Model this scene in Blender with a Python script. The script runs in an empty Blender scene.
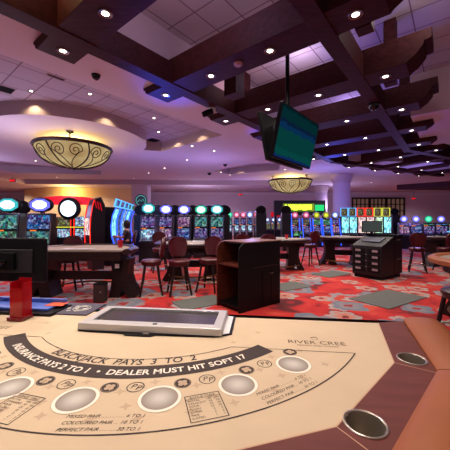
import bpy, bmesh, math, random
from mathutils import Vector, Matrix
PI = math.pi
S = bpy.context.scene
COL = S.collection
random.seed(4)
R = math.radians

# ------------------------------------------------------------------ materials
def lin(c):
    return tuple(((v/255)/12.92 if v/255 <= .04045 else ((v/255+.055)/1.055)**2.4) for v in c)

def mat(name, col, rough=.5, metal=0., noise=0., nscale=20., emis=None, es=0., trans=0., coat=0., bump=0., alpha=1.):
    m = bpy.data.materials.new(name); m.use_nodes = True
    nt = m.node_tree; b = nt.nodes['Principled BSDF']
    c = lin(col)
    b.inputs['Base Color'].default_value = (*c, 1)
    b.inputs['Roughness'].default_value = rough
    b.inputs['Metallic'].default_value = metal
    if coat: b.inputs['Coat Weight'].default_value = coat
    if trans: b.inputs['Transmission Weight'].default_value = trans
    if emis is not None:
        b.inputs['Emission Color'].default_value = (*lin(emis), 1); b.inputs['Emission Strength'].default_value = es
    if noise or bump:
        tc = nt.nodes.new('ShaderNodeTexCoord'); n = nt.nodes.new('ShaderNodeTexNoise')
        n.inputs['Scale'].default_value = nscale; n.inputs['Detail'].default_value = 4
        nt.links.new(tc.outputs['Object'], n.inputs['Vector'])
        if noise:
            r = nt.nodes.new('ShaderNodeValToRGB')
            r.color_ramp.elements[0].position = .3; r.color_ramp.elements[1].position = .7
            r.color_ramp.elements[0].color = (*[v*(1-noise) for v in c], 1)
            r.color_ramp.elements[1].color = (*[min(1, v*(1+noise)) for v in c], 1)
            nt.links.new(n.outputs['Fac'], r.inputs['Fac']); nt.links.new(r.outputs['Color'], b.inputs['Base Color'])
        if bump:
            bp = nt.nodes.new('ShaderNodeBump'); bp.inputs['Strength'].default_value = bump; bp.inputs['Distance'].default_value = .01
            nt.links.new(n.outputs['Fac'], bp.inputs['Height']); nt.links.new(bp.outputs['Normal'], b.inputs['Normal'])
    return m

def emit(name, col, s):
    m = bpy.data.materials.new(name); m.use_nodes = True
    nt = m.node_tree; nt.nodes.clear()
    e = nt.nodes.new('ShaderNodeEmission'); o = nt.nodes.new('ShaderNodeOutputMaterial')
    e.inputs['Color'].default_value = (*lin(col), 1); e.inputs['Strength'].default_value = s
    nt.links.new(e.outputs[0], o.inputs[0]); return m

def wood(name, c1, c2, rough=.4, scale=(2, 14, 14), coat=0.):
    m = mat(name, c1, rough, coat=coat); nt = m.node_tree; b = nt.nodes['Principled BSDF']
    tc = nt.nodes.new('ShaderNodeTexCoord'); mp = nt.nodes.new('ShaderNodeMapping'); n = nt.nodes.new('ShaderNodeTexNoise')
    mp.inputs['Scale'].default_value = scale; n.inputs['Scale'].default_value = 3; n.inputs['Detail'].default_value = 8
    n.inputs['Distortion'].default_value = .6
    r = nt.nodes.new('ShaderNodeValToRGB'); r.color_ramp.elements[0].position = .35; r.color_ramp.elements[1].position = .65
    r.color_ramp.elements[0].color = (*lin(c1), 1); r.color_ramp.elements[1].color = (*lin(c2), 1)
    nt.links.new(tc.outputs['Object'], mp.inputs[0]); nt.links.new(mp.outputs[0], n.inputs['Vector'])
    nt.links.new(n.outputs['Fac'], r.inputs[0]); nt.links.new(r.outputs[0], b.inputs['Base Color'])
    return m

def screen(name, tint, seed, strength=.9, scale=(9, 9, 9), mix=.74, dark=.2):
    """lit game screen: blocks of coloured symbols"""
    m = bpy.data.materials.new(name); m.use_nodes = True
    nt = m.node_tree; nt.nodes.clear(); N = nt.nodes.new; L = nt.links.new
    tc = N('ShaderNodeTexCoord'); mp = N('ShaderNodeMapping'); mp.inputs['Scale'].default_value = scale
    mp.inputs['Location'].default_value = (seed*3.1, seed*1.7, seed*5.3)
    v = N('ShaderNodeTexVoronoi'); v.distance = 'CHEBYCHEV'; v.inputs['Scale'].default_value = 1.6; v.inputs['Randomness'].default_value = .55
    L(tc.outputs['Object'], mp.inputs[0]); L(mp.outputs[0], v.inputs['Vector'])
    sv = N('ShaderNodeSeparateColor'); L(v.outputs['Color'], sv.inputs[0])
    mx = N('ShaderNodeMix'); mx.data_type = 'RGBA'; mx.inputs[0].default_value = mix
    L(v.outputs['Color'], mx.inputs[6]); mx.inputs[7].default_value = (*lin(tint), 1)
    n = N('ShaderNodeTexNoise'); n.inputs['Scale'].default_value = 2.2; L(mp.outputs[0], n.inputs['Vector'])
    mr = N('ShaderNodeMapRange'); mr.inputs[1].default_value = .38; mr.inputs[2].default_value = .62
    mr.inputs[3].default_value = strength*dark; mr.inputs[4].default_value = strength
    L(n.outputs['Fac'], mr.inputs[0])
    e = N('ShaderNodeEmission'); o = N('ShaderNodeOutputMaterial')
    ml = N('ShaderNodeMath'); ml.operation = 'MULTIPLY'; L(mr.outputs[0], ml.inputs[0])
    m2 = N('ShaderNodeMapRange'); m2.inputs[3].default_value = .25; m2.inputs[4].default_value = 1.5; L(sv.outputs[1], m2.inputs[0]); L(m2.outputs[0], ml.inputs[1])
    L(mx.outputs[2], e.inputs['Color']); L(ml.outputs[0], e.inputs['Strength']); L(e.outputs[0], o.inputs[0])
    return m

M = {}
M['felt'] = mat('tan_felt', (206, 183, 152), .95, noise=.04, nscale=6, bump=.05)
M['print'] = mat('charcoal_print', (62, 50, 46), .9)
M['cream'] = mat('cream_print', (238, 226, 208), .9)
M['star'] = mat('pale_star_print', (190, 164, 136), .95)
M['mahogany'] = wood('mahogany_rail', (98, 48, 42), (108, 55, 48), .55, (1.2, 9, 9)); M['mahogany'].node_tree.nodes['Principled BSDF'].inputs['Specular IOR Level'].default_value = .25
M['leather'] = mat('tan_leather', (150, 82, 34), .5, noise=.06, nscale=3, bump=.12)
M['steel'] = mat('brushed_steel', (176, 166, 152), .32, metal=.8)
M['silver'] = mat('silver_frame', (196, 192, 190), .38, metal=.35)
M['glass_dark'] = mat('dark_lid_glass', (58, 52, 52), .25)
M['black'] = mat('black_plastic', (12, 11, 13), .45)
M['black_gloss'] = mat('black_gloss', (10, 10, 14), .12)
M['dark'] = mat('dark_laminate', (14, 10, 11), .4)
M['darkwood'] = wood('dark_walnut', (24, 12, 11), (38, 19, 16), .4)
M['redwood'] = wood('cherry_veneer', (70, 30, 22), (96, 42, 30), .4)
M['beam'] = wood('beam_stain', (50, 21, 22), (66, 30, 31), .6, (1, 6, 6))
M['maroon'] = mat('maroon_vinyl', (74, 12, 22), .35, bump=.1, nscale=12)
M['maroon_dark'] = mat('dark_maroon_vinyl', (36, 11, 13), .35)
M['red_acrylic'] = mat('red_acrylic', (190, 8, 26), .15, emis=(150, 0, 16), es=.0, trans=.35)
M['red'] = mat('red_plastic', (190, 20, 36), .4)
M['blue'] = mat('blue_plastic', (74, 104, 190), .4)
M['orange'] = mat('orange_card', (226, 92, 48), .6)
M['white'] = mat('white_plastic', (225, 222, 220), .5)
M['grey_mat'] = mat('grey_rubber_mat', (84, 86, 80), .8, noise=.1, nscale=30)
M['ceil'] = mat('mauve_plaster', (208, 200, 212), .85, noise=.02, nscale=1)
M['wallm'] = mat('wall_plaster', (200, 188, 200), .85, noise=.03, nscale=1)
M['wallc'] = mat('cream_wall', (226, 196, 140), .8)
M['fascia'] = mat('fascia_paint', (180, 162, 168), .8)
M['column'] = mat('column_plaster', (188, 172, 190), .7)
M['iron'] = mat('bronze_iron', (46, 28, 20), .5, metal=.5)
M['lens'] = emit('downlight_glow', (255, 244, 225), 10)
M['skin'] = mat('skin', (190, 130, 112), .6)
M['hair'] = mat('dark_hair', (22, 16, 16), .6)
M['shirt'] = mat('dark_grey_shirt', (60, 52, 66), .8)
M['jeans'] = mat('dark_trousers', (28, 28, 42), .8)
M['paper'] = mat('paper', (220, 214, 200), .8)

def tile_mat():
    m = mat('ceiling_tile', (168, 146, 158), .9); nt = m.node_tree; N = nt.nodes.new; L = nt.links.new
    b = nt.nodes['Principled BSDF']; tc = N('ShaderNodeTexCoord'); mp = N('ShaderNodeMapping'); mp.inputs['Rotation'].default_value = (0, 0, -R(51.1))
    br = N('ShaderNodeTexBrick'); br.offset = 0; br.inputs['Scale'].default_value = 1
    br.inputs['Brick Width'].default_value = .61; br.inputs['Row Height'].default_value = .61; br.inputs['Mortar Size'].default_value = .012
    br.inputs['Color1'].default_value = (*lin((188, 180, 194)), 1); br.inputs['Color2'].default_value = (*lin((178, 170, 184)), 1)
    br.inputs['Mortar'].default_value = (*lin((116, 96, 112)), 1)
    L(tc.outputs['Object'], mp.inputs[0]); L(mp.outputs[0], br.inputs['Vector']); L(br.outputs['Color'], b.inputs['Base Color'])
    return m
M['tile'] = tile_mat()

def carpet_mat():
    m = mat('casino_carpet', (190, 40, 30), .95); nt = m.node_tree; N = nt.nodes.new; L = nt.links.new
    b = nt.nodes['Principled BSDF']; tc = N('ShaderNodeTexCoord')
    def math_(op, a=None, c=None, va=None, vb=None):
        n = N('ShaderNodeMath'); n.operation = op
        if a is not None: L(a, n.inputs[0])
        elif va is not None: n.inputs[0].default_value = va
        if c is not None: L(c, n.inputs[1])
        elif vb is not None: n.inputs[1].default_value = vb
        return n.outputs[0]
    # base of red / orange / dark red clouds
    n = N('ShaderNodeTexNoise'); n.inputs['Scale'].default_value = 1.5; n.inputs['Detail'].default_value = 5; n.inputs['Distortion'].default_value = 1.2
    L(tc.outputs['Object'], n.inputs['Vector'])
    r = N('ShaderNodeValToRGB'); e = r.color_ramp.elements
    e[0].position = .34; e[0].color = (*lin((84, 8, 12)), 1); e[1].position = .68; e[1].color = (*lin((190, 74, 50)), 1)
    k = e.new(.45); k.color = (*lin((168, 20, 20)), 1); k = e.new(.56); k.color = (*lin((178, 36, 27)), 1)
    L(n.outputs['Fac'], r.inputs[0])
    col = r.outputs['Color']
    def flowers(scale, petals, rad, c_out, c_in, c_core, off, prev):
        mp = N('ShaderNodeMapping'); mp.inputs['Scale'].default_value = (scale,)*3; mp.inputs['Location'].default_value = off
        L(tc.outputs['Object'], mp.inputs[0])
        v = N('ShaderNodeTexVoronoi'); v.voronoi_dimensions = '2D'; v.inputs['Scale'].default_value = 1; v.inputs['Randomness'].default_value = .8
        L(mp.outputs[0], v.inputs['Vector'])
        sub = N('ShaderNodeVectorMath'); sub.operation = 'SUBTRACT'; L(mp.outputs[0], sub.inputs[0]); L(v.outputs['Position'], sub.inputs[1])
        sx = N('ShaderNodeSeparateXYZ'); L(sub.outputs[0], sx.inputs[0])
        sc = N('ShaderNodeSeparateColor'); L(v.outputs['Color'], sc.inputs[0])
        ang = math_('ARCTAN2', sx.outputs[1], sx.outputs[0])
        ang = math_('MULTIPLY', ang, vb=petals)
        ang = math_('ADD', ang, math_('MULTIPLY', sc.outputs[0], vb=6.0))
        cs = math_('ABSOLUTE', math_('COSINE', ang))
        rr = math_('MULTIPLY', math_('ADD', math_('GREATER_THAN', sc.outputs[2], vb=.42), vb=.001), math_('MULTIPLY', math_('ADD', math_('MULTIPLY', cs, vb=.3), vb=.75), math_('ADD', math_('MULTIPLY', sc.outputs[1], vb=rad*.6), vb=rad*.6)))
        wn = N('ShaderNodeTexNoise'); wn.inputs['Scale'].default_value = 7; wn.inputs['Detail'].default_value = 3; L(tc.outputs['Object'], wn.inputs['Vector'])
        q = math_('ADD', math_('DIVIDE', v.outputs['Distance'], rr), math_('MULTIPLY', math_('SUBTRACT', wn.outputs['Fac'], vb=.5), vb=.9))
        for lim, c in ((1.0, c_out), (.62, c_in), (.25, c_core)):
            f = math_('LESS_THAN', q, vb=lim)
            mx = N('ShaderNodeMix'); mx.data_type = 'RGBA'; L(f, mx.inputs[0]); L(prev, mx.inputs[6]); mx.inputs[7].default_value = (*lin(c), 1)
            prev = mx.outputs[2]
        return prev
    col = flowers(1.0, 2.5, .46, (134, 122, 124), (176, 52, 36), (150, 138, 134), (3.3, 1.2, 0), col)
    col = flowers(1.5, 3, .34, (150, 138, 132), (176, 110, 92), (110, 26, 26), (7.7, 5.1, 0), col)
    col = flowers(1.0, 2, .34, (104, 108, 120), (122, 116, 120), (140, 28, 28), (1.1, 9.4, 0), col)
    L(col, b.inputs['Base Color']); return m
M['carpet'] = carpet_mat()

SCR = {
 'teal': screen('screen_teal', (30, 150, 160), 1), 'blue': screen('screen_blue', (40, 90, 210), 2),
 'violet': screen('screen_violet', (120, 80, 200), 3), 'green': screen('screen_green', (40, 150, 110), 4),
 'pink': screen('screen_pink', (190, 110, 190), 5), 'pale': screen('screen_pale', (140, 180, 230), 6, 1.5, mix=.65),
 'warm': screen('screen_warm', (150, 120, 70), 7, .6), 'cyan': screen('screen_cyan', (110, 215, 235), 8, 1.9, (12, 12, 4), .75, .6),
 'rose': screen('screen_rose', (240, 190, 190), 9, 1.9, (12, 12, 4), .7, .6), 'lime': screen('screen_lime', (190, 235, 190), 10, 1.9, (12, 12, 4), .7, .6),
}
NEON = {
 'blue': emit('neon_blue', (40, 80, 255), 3), 'red': emit('neon_red', (255, 40, 30), 2), 'white': emit('neon_white', (235, 240, 255), 1.6),
 'teal': emit('neon_teal', (150, 250, 240), 1.5), 'cyan': emit('neon_cyan', (90, 180, 255), 1.6), 'green': emit('neon_green', (110, 250, 190), 1.4),
 'yellow': emit('neon_yellow', (225, 225, 70), 1.2), 'pink': emit('neon_pink', (255, 170, 200), 1.5), 'lilac': emit('neon_lilac', (205, 200, 255), 1.6),
 'orange': emit('neon_orange', (240, 120, 50), 1.2), 'redsoft': emit('lit_red_panel', (215, 20, 40), .8),
}

RIM = {'teal': emit('rim_teal', (60, 190, 200), 1.1), 'lilac': emit('rim_violet', (110, 110, 240), 1.3), 'green': emit('rim_green', (40, 200, 150), 1.1),
 'pink': emit('rim_pink', (220, 80, 120), .9), 'white': emit('rim_blue', (130, 160, 240), 1.), 'yellow': emit('rim_yellow', (170, 180, 40), .8)}
# ------------------------------------------------------------------ mesh helpers
class MB:
    def __init__(s): s.bm = bmesh.new(); s.mi = 0
    def face(s, vs):
        try: f = s.bm.faces.new(vs); f.material_index = s.mi; return f
        except ValueError: return None
    def box(s, c, d, rz=0, M4=None):
        x, y, z = [v/2 for v in d]; m = Matrix.Translation(c) @ Matrix.Rotation(rz, 4, 'Z')
        if M4: m = Matrix.Translation(c) @ M4
        v = [s.bm.verts.new(m @ Vector(p)) for p in ((-x,-y,-z),(x,-y,-z),(x,y,-z),(-x,y,-z),(-x,-y,z),(x,-y,z),(x,y,z),(-x,y,z))]
        for f in ((3,2,1,0),(4,5,6,7),(0,1,5,4),(1,2,6,5),(2,3,7,6),(3,0,4,7)): s.face([v[i] for i in f])
        return s
    def prism(s, pts, fn):
        """pts 2D outline (ccw), fn(p, k) -> 3D for k in 0,1 (two ends)"""
        a = [s.bm.verts.new(fn(p, 0)) for p in pts]; b = [s.bm.verts.new(fn(p, 1)) for p in pts]
        n = len(pts); s.face(a[::-1]); s.face(b)
        for i in range(n): s.face([a[i], a[(i+1) % n], b[(i+1) % n], b[i]])
        return s
    def zprism(s, pts, z0, z1): return s.prism(pts, lambda p, k: (p[0], p[1], z1 if k else z0))
    def yprism(s, pts, y0, y1): return s.prism(pts, lambda p, k: (p[0], y0 if k else y1, p[1]))   # pts are (x, z)
    def xprism(s, pts, x0, x1): return s.prism(pts, lambda p, k: (x1 if k else x0, p[0], p[1]))   # pts are (y, z)
    def tube(s, pts, rad, n=8, closed=False):
        pts = [Vector(p) for p in pts]; N = len(pts)
        rr = rad if isinstance(rad, (list, tuple)) else [rad]*N
        rings = []; up = None
        for i, p in enumerate(pts):
            t = (pts[(i+1) % N] - pts[i-1]) if closed else (pts[min(i+1, N-1)] - pts[max(i-1, 0)])
            t.normalize()
            if up is None:
                up = Vector((0, 0, 1)) if abs(t.z) < .9 else Vector((1, 0, 0))
            up = (up - t*up.dot(t)); up.normalize(); sd = t.cross(up)
            rings.append([s.bm.verts.new(p + (up*math.cos(2*PI*k/n) + sd*math.sin(2*PI*k/n))*rr[i]) for k in range(n)])
        for i in range(N if closed else N-1):
            a, b = rings[i], rings[(i+1) % N]
            for k in range(n): s.face([a[k], a[(k+1) % n], b[(k+1) % n], b[k]])
        if not closed: s.face(rings[0][::-1]); s.face(rings[-1])
        return s
    def lathe(s, prof, c=(0, 0, 0), n=32, sx=1, sy=1, M4=None):
        c = Vector(c); rings = []
        for r, z in prof:
            if r < 1e-5: ps = [Vector((0, 0, z))]
            else: ps = [Vector((r*math.cos(2*PI*k/n)*sx, r*math.sin(2*PI*k/n)*sy, z)) for k in range(n)]
            rings.append([s.bm.verts.new(c + ((M4 @ p) if M4 else p)) for p in ps])
        for a, b in zip(rings, rings[1:]):
            for k in range(n):
                q = [a[k % len(a)], a[(k+1) % len(a)], b[(k+1) % len(b)], b[k % len(b)]]
                u = []
                for v in q:
                    if v not in u: u.append(v)
                if len(u) > 2: s.face(u)
        return s
    def ngon(s, pts): s.face([s.bm.verts.new(p) for p in pts]); return s
    def ringsector(s, r0, r1, a0, a1, z, n=60):
        A = [(a0 + (a1-a0)*i/n) for i in range(n+1)]
        i0 = [s.bm.verts.new((r0*math.sin(a), -r0*math.cos(a), z)) for a in A]
        i1 = [s.bm.verts.new((r1*math.sin(a), -r1*math.cos(a), z)) for a in A]
        for i in range(n): s.face([i0[i], i1[i], i1[i+1], i0[i+1]])
        return s
    def mats(s, i): s.mi = i; return s
    def fill(s, loops, z):
        edges = []
        for lp in loops:
            vs = [s.bm.verts.new((p[0], p[1], z)) for p in lp]
            for i in range(len(vs)): edges.append(s.bm.edges.new((vs[i], vs[(i+1) % len(vs)])))
        r = bmesh.ops.triangle_fill(s.bm, edges=edges, use_beauty=True, use_dissolve=False)
        for g in r['geom']:
            if isinstance(g, bmesh.types.BMFace): g.material_index = s.mi
        return s
    def build(s, name, m, parent=None, smooth=False, bevel=0., seg=2, loc=None, recalc=True):
        if recalc: bmesh.ops.recalc_face_normals(s.bm, faces=s.bm.faces)
        me = bpy.data.meshes.new(name); s.bm.to_mesh(me); s.bm.free()
        for x in (m if isinstance(m, (list, tuple)) else [m]): me.materials.append(x)
        if smooth:
            me.polygons.foreach_set('use_smooth', [True]*len(me.polygons))
            try: me.set_sharp_from_angle(angle=R(38))
            except Exception: pass
        o = bpy.data.objects.new(name, me); COL.objects.link(o)
        if parent: o.parent = parent
        if loc: o.location = loc
        if bevel:
            b = o.modifiers.new('bevel', 'BEVEL'); b.width = bevel; b.segments = seg; b.limit_method = 'ANGLE'; b.angle_limit = R(40)
        return o

def thing(name, label, cat, loc=(0, 0, 0), rz=0, group=None):
    o = bpy.data.objects.new(name, None); COL.objects.link(o); o.empty_display_size = .2
    o.location = loc; o.rotation_euler = (0, 0, rz); o['label'] = label; o['category'] = cat
    if group: o['group'] = group
    return o
def tag(o, label, cat, group=None):
    o['label'] = label; o['category'] = cat
    if group: o['group'] = group
    return o
def struct(o): o['kind'] = 'structure'; return o
def kids(o): return [c for c in bpy.data.objects if c.parent == o]
def dup(o, loc=None, rz=None, label=None, group=None):
    def rec(a, par):
        c = a.copy(); COL.objects.link(c)
        if par: c.parent = par
        for ch in kids(a): rec(ch, c)
        return c
    r = rec(o, None)
    if loc is not None: r.location = loc
    if rz is not None: r.rotation_euler = (0, 0, rz)
    if label: r['label'] = label
    if group: r['group'] = group
    return r

def text_polys(txt, size, align='CENTER', shear=0., space=1.0, bold=0.):
    cu = bpy.data.curves.new('t', 'FONT'); cu.body = txt; cu.size = size; cu.align_x = align; cu.shear = shear
    cu.space_character = space; cu.resolution_u = 3; cu.offset = bold
    ob = bpy.data.objects.new('t', cu); COL.objects.link(ob)
    dg = bpy.context.evaluated_depsgraph_get(); dg.update()
    me = bpy.data.meshes.new_from_object(ob.evaluated_get(dg))
    vs = [v.co.copy() for v in me.vertices]; fs = [tuple(p.vertices) for p in me.polygons]
    bpy.data.objects.remove(ob); bpy.data.curves.remove(cu); bpy.data.meshes.remove(me)
    return vs, fs
def put_text(mb, txt, size, fn, **k):
    vs, fs = text_polys(txt, size, **k)
    V = [mb.bm.verts.new(fn(v.x, v.y)) for v in vs]
    for f in fs: mb.face([V[i] for i in f])
    return mb
def arc_text(mb, txt, size, r, a0, a1, z, **k):
    """text along an arc, read from the player's side, between two angles measured from -Y"""
    vs, fs = text_polys(txt, size, align='LEFT', **k)
    w = max(v.x for v in vs); x0 = min(v.x for v in vs)
    V = []
    for v in vs:
        a = a0 + (a1-a0)*(v.x-x0)/(w-x0); q = r - v.y
        V.append(mb.bm.verts.new((q*math.sin(a), -q*math.cos(a), z)))
    for f in fs: mb.face([V[i] for i in f])
def ordw(n): return ['first','second','third','fourth','fifth','sixth','seventh','eighth','ninth','tenth','eleventh','twelfth','thirteenth','fourteenth','fifteenth','sixteenth','seventeenth','eighteenth','nineteenth','twentieth'][n]

# frame of the pit: a runs along the long ceiling beams, b across them
SA, CA = math.sin(R(38.9)), math.cos(R(38.9))
def AB(a, b): return (a*SA + b*CA, a*CA - b*SA)
RA = PI/2 - R(38.9)          # rotation that turns local +X to the a direction

# ================================================================== SETTING
SZ = 4.2       # plaster soffit
CZ = 4.56      # coffer tiles
PZ = 5.25      # tile ceiling above the beam grid
floor = MB(); floor.ngon([(-26, -4, 0), (30, -4, 0), (30, 28, 0), (-26, 28, 0)]); struct(floor.build('floor', M['carpet'], recalc=False))

hole_p = [AB(*p) for p in ((-3.2, -4.42), (12.9, -4.42))] + [(14.3, 13.9), (17.2, 10.6)] + [AB(12.4, -.9), AB(8.8, -.9), AB(8.8, 3.2), AB(-3.2, 3.2)]
# island drum
dc = (4.3, -10.1); dr = 2.4
t0 = math.asin((dc[1]+8.8)*-1/dr)
arc = []
a_in = math.acos(.75/dr)
for i in range(25):
    t = -a_in + 2*a_in*i/24
    arc.append((dc[0] + dr*math.sin(t), dc[1] + dr*math.cos(t)))
hole_1 = [AB(*p) for p in [(7.0, -5.75), (-2.6, -5.75), (-2.6, -9.35)] + arc + [(7.15, -9.0)]]
hole_2 = [AB(*p) for p in [(12.2, -6.4), (11.4, -7.6), (11.8, -10.4), (13.3, -10.4), (13.8, -7.4)]]
hole_3 = [(-15, 18.6), (-15, 21.4), (4.6, 22.2), (4.6, 19.4)]
hole_4 = [(-12.5, 8.6), (-15.5, 10.5), (-12.0, 16.2), (-7.4, 17.0), (-6.8, 15.6), (-10.2, 13.2)]
outer = [(-26, -2.6), (29, -2.6), (29, 27.6), (-26, 27.6)]
c = MB(); c.fill([outer, hole_p, hole_1, hole_2, hole_3, hole_4], SZ)
struct(c.build('ceiling', M['ceil']))
def fascia(loop, z0, z1, name):
    m = MB(); n = len(loop)
    for i in range(n):
        p, q = loop[i], loop[(i+1) % n]
        m.ngon([(p[0], p[1], z0), (q[0], q[1], z0), (q[0], q[1], z1), (p[0], p[1], z1)])
    bmesh.ops.remove_doubles(m.bm, verts=m.bm.verts, dist=1e-4)
    struct(m.build(name, M['fascia']))
for lp, z in ((hole_p, PZ), (hole_1, CZ), (hole_2, CZ), (hole_3, CZ), (hole_4, CZ)):
    fascia(lp, SZ, z, 'trim_1')
    cx = sum(p[0] for p in lp)/len(lp); cy = sum(p[1] for p in lp)/len(lp)
    m = MB(); m.fill([lp], z+.001); struct(m.build('ceiling', M['tile']))

# walls
m = MB(); m.box((1.5, 27.7, 2.1), (55, .2, 4.2)); struct(m.build('wall_back', M['wallm']))
m = MB(); m.box((-26.1, 12, 2.1), (.2, 31, 4.2)); struct(m.build('wall_left', M['wallm']))
m = MB(); m.box((29.1, 12, 2.1), (.2, 31, 4.2)); struct(m.build('wall_right', M['wallm']))
# warm curved alcove wall in the back left
m = MB(); n = 24
pts = [(-17.6 + 9.4*i/n, 25.0 - 1.6*math.sin(PI*i/n)) for i in range(n+1)]
for (x0, y0), (x1, y1) in zip(pts, pts[1:]):
    m.ngon([(x0, y0, 0), (x1, y1, 0), (x1, y1, 4.18), (x0, y0, 4.18)])
bmesh.ops.remove_doubles(m.bm, verts=m.bm.verts, dist=1e-4)
struct(m.build('wall_alcove', M['wallc'], smooth=True))
# crown band on the back wall
m = MB(); m.box((1.5, 27.5, 4.05), (55, .2, .22)); struct(m.build('trim_2', M['ceil']))
m = MB(); m.box((1.5, 27.52, .9), (55, .12, .14)); struct(m.build('trim_3', M['darkwood']))
# lattice windows, far right
win_lit = mat('window_blind', (140, 116, 104), .7, emis=(180, 140, 116), es=.12)
for wi, (x0, x1) in enumerate(((12.3, 13.9), (14.0, 15.5), (15.6, 17.3))):
    m = MB()
    W = x1-x0; zt, zb = 3.6, 1.2
    m.box(((x0+x1)/2, 27.5, zt), (W, .12, .14)).box(((x0+x1)/2, 27.5, zb), (W, .12, .14))
    for xx in (x0, x1): m.box((xx, 27.5, (zt+zb)/2), (.12, .12, zt-zb+.14))
    for k in range(1, 4): m.box((x0+W*k/4, 27.5, (zt+zb)/2), (.07, .1, zt-zb))
    for k in range(1, 4): m.box(((x0+x1)/2, 27.5, zb+(zt-zb)*k/4), (W, .1, .07))
    fr = struct(m.build('window_%d' % (wi+1), M['darkwood']))
    m = MB(); m.box(((x0+x1)/2, 27.58, (zt+zb)/2), (W, .03, zt-zb)); m.build('window_blind', win_lit, fr)
# columns
def column(x, y, r, lab):
    t = thing('column', lab, 'column', (x, y, 0))
    MB().lathe([(r*1.2, 0), (r*1.2, .25), (r*1.05, .32), (r, .36)], n=36).build('base', M['darkwood'], t, smooth=True)
    MB().lathe([(r, .36), (r, 3.7)], n=36).build('shaft', M['column'], t, smooth=True)
    MB().lathe([(r, 3.7), (r*1.12, 3.78), (r*1.12, 3.84), (r*1.18, 3.95), (r*1.3, 4.05), (r*1.3, 4.19), (0, 4.19)], n=36).build('capital', M['fascia'], t, smooth=True)
column(6.95, 17.0, .48, 'round pale column with moulded capital standing beside the second hanging bowl lamp')
column(7.6, 22.5, .45, 'pale round column partly behind the nearer one, lit yellow on its left by the bar sign')
t = thing('column', 'square mauve pier at back left behind the curved blue slot machines', 'column', (-6.6, 22.5, 0))
MB().box((0, 0, 2.09), (1.25, 1.0, 4.18)).build('shaft', M['wallm'], t, bevel=.02)
MB().box((0, 0, .15), (1.3, 1.05, .3)).build('base', M['darkwood'], t)
rs = thing('round_sign', 'small round teal sign on a black pole before the square pier', 'sign', (-5.0, 17.0, 0))
MB().tube([(0, 0, 0), (0, 0, 2.35)], .03).build('pole', M['black'], rs)
rot90 = Matrix.Rotation(PI/2, 4, 'X')
MB().lathe([(0, -.04), (.38, -.04), (.38, .04), (0, .04)], (0, 0, 2.66), 32, M4=rot90).build('disc', mat('sign_dark', (24, 44, 54), .4), rs, smooth=True)
m = MB(); m.tube([(.29*math.cos(2*PI*k/28), -.055, 2.66+.29*math.sin(2*PI*k/28)) for k in range(28)], .02, 6, True)
m.tube([(-.2, -.055, 2.56), (-.08, -.055, 2.72), (.02, -.055, 2.6), (.12, -.055, 2.74), (.2, -.055, 2.6)], .02, 6)
m.build('emblem', emit('sign_teal', (110, 200, 200), .7), rs)

# ================================================================== CEILING BEAM GRID
pg = thing('ceiling_beam_grid', 'dark maroon wooden beam grid with notched ends hung below the tiled ceiling', 'beams', (*AB(6, -2.7), 4.05))
pgo = Vector((*AB(6, -2.7), 4.05))
def abbeam(a0, b0, a1, b1, w, z0, z1, name='cross_beam'):
    p = Vector((*AB(a0, b0), 0)); q = Vector((*AB(a1, b1), 0)); d = (q-p).normalized(); nrm = Vector((-d.y, d.x, 0))*w/2
    m = MB(); P = [p+nrm, p-nrm, q-nrm, q+nrm]
    m.zprism([(v.x-pgo.x, v.y-pgo.y) for v in P], z0-pgo.z, z1-pgo.z)
    return m.build(name, M['beam'], pg, bevel=.008)
def cross(a, b0, b1, w=.54, dirv=None, org=None, nl=True, nr=True):
    """cross beam with ogee ends; profile in (s, z)"""
    h0, h1 = 0., .46
    e = .34
    def endp(sgn, s):   # outline of an ogee end, from bottom to top
        return [(s-sgn*e, h0), (s-sgn*e*.9, h0+.04), (s-sgn*e*.62, h0+.10), (s-sgn*e*.4, h0+.19), (s-sgn*e*.3, h0+.24), (s-sgn*e*.3, h0+.28), (s, h0+.30), (s, h1)]
    right = endp(1, b1) if nr else [(b1, h0), (b1, h1)]
    left = endp(-1, b0) if nl else [(b0, h0), (b0, h1)]
    prof = right + left[::-1]
    m = MB()
    def fn(p, k):
        o = w/2 if k else -w/2
        if org is None: q = AB(a+o, p[0])
        else:
            d, nn = dirv; q = (org[0] + d[0]*(a+o) + nn[0]*p[0], org[1] + d[1]*(a+o) + nn[1]*p[0])
        return (q[0]-pgo.x, q[1]-pgo.y, p[1])
    m.prism(prof, fn)
    return m.build('cross_beam', M['beam'], pg, bevel=.006)
sp = 1.96
As = [-.15 + sp*i for i in range(7)]     # -.15 .. 11.6
for a in As: cross(a, -4.29, -.28, nl=False)
# left stubs hang under the plaster edge
for a in As:
    m = MB()
    def fn(p, k, a=a):
        q = AB(a+(.27 if k else -.27), p[0]); return (q[0]-pgo.x, q[1]-pgo.y, p[1])
    m.prism([(-4.295, 0), (-4.295, .148), (-4.98, .148), (-4.98, .11), (-4.93, .09), (-4.9, .03), (-4.86, 0)], fn)
    m.build('beam_end', M['beam'], pg)
abbeam(-2.6, -4.22, 12.6, -4.22, .27, 4.035, 4.44, 'long_beam')
abbeam(-2.6, -1.38, 12.6, -1.38, .24, 4.035, 4.44, 'long_beam')
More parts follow.
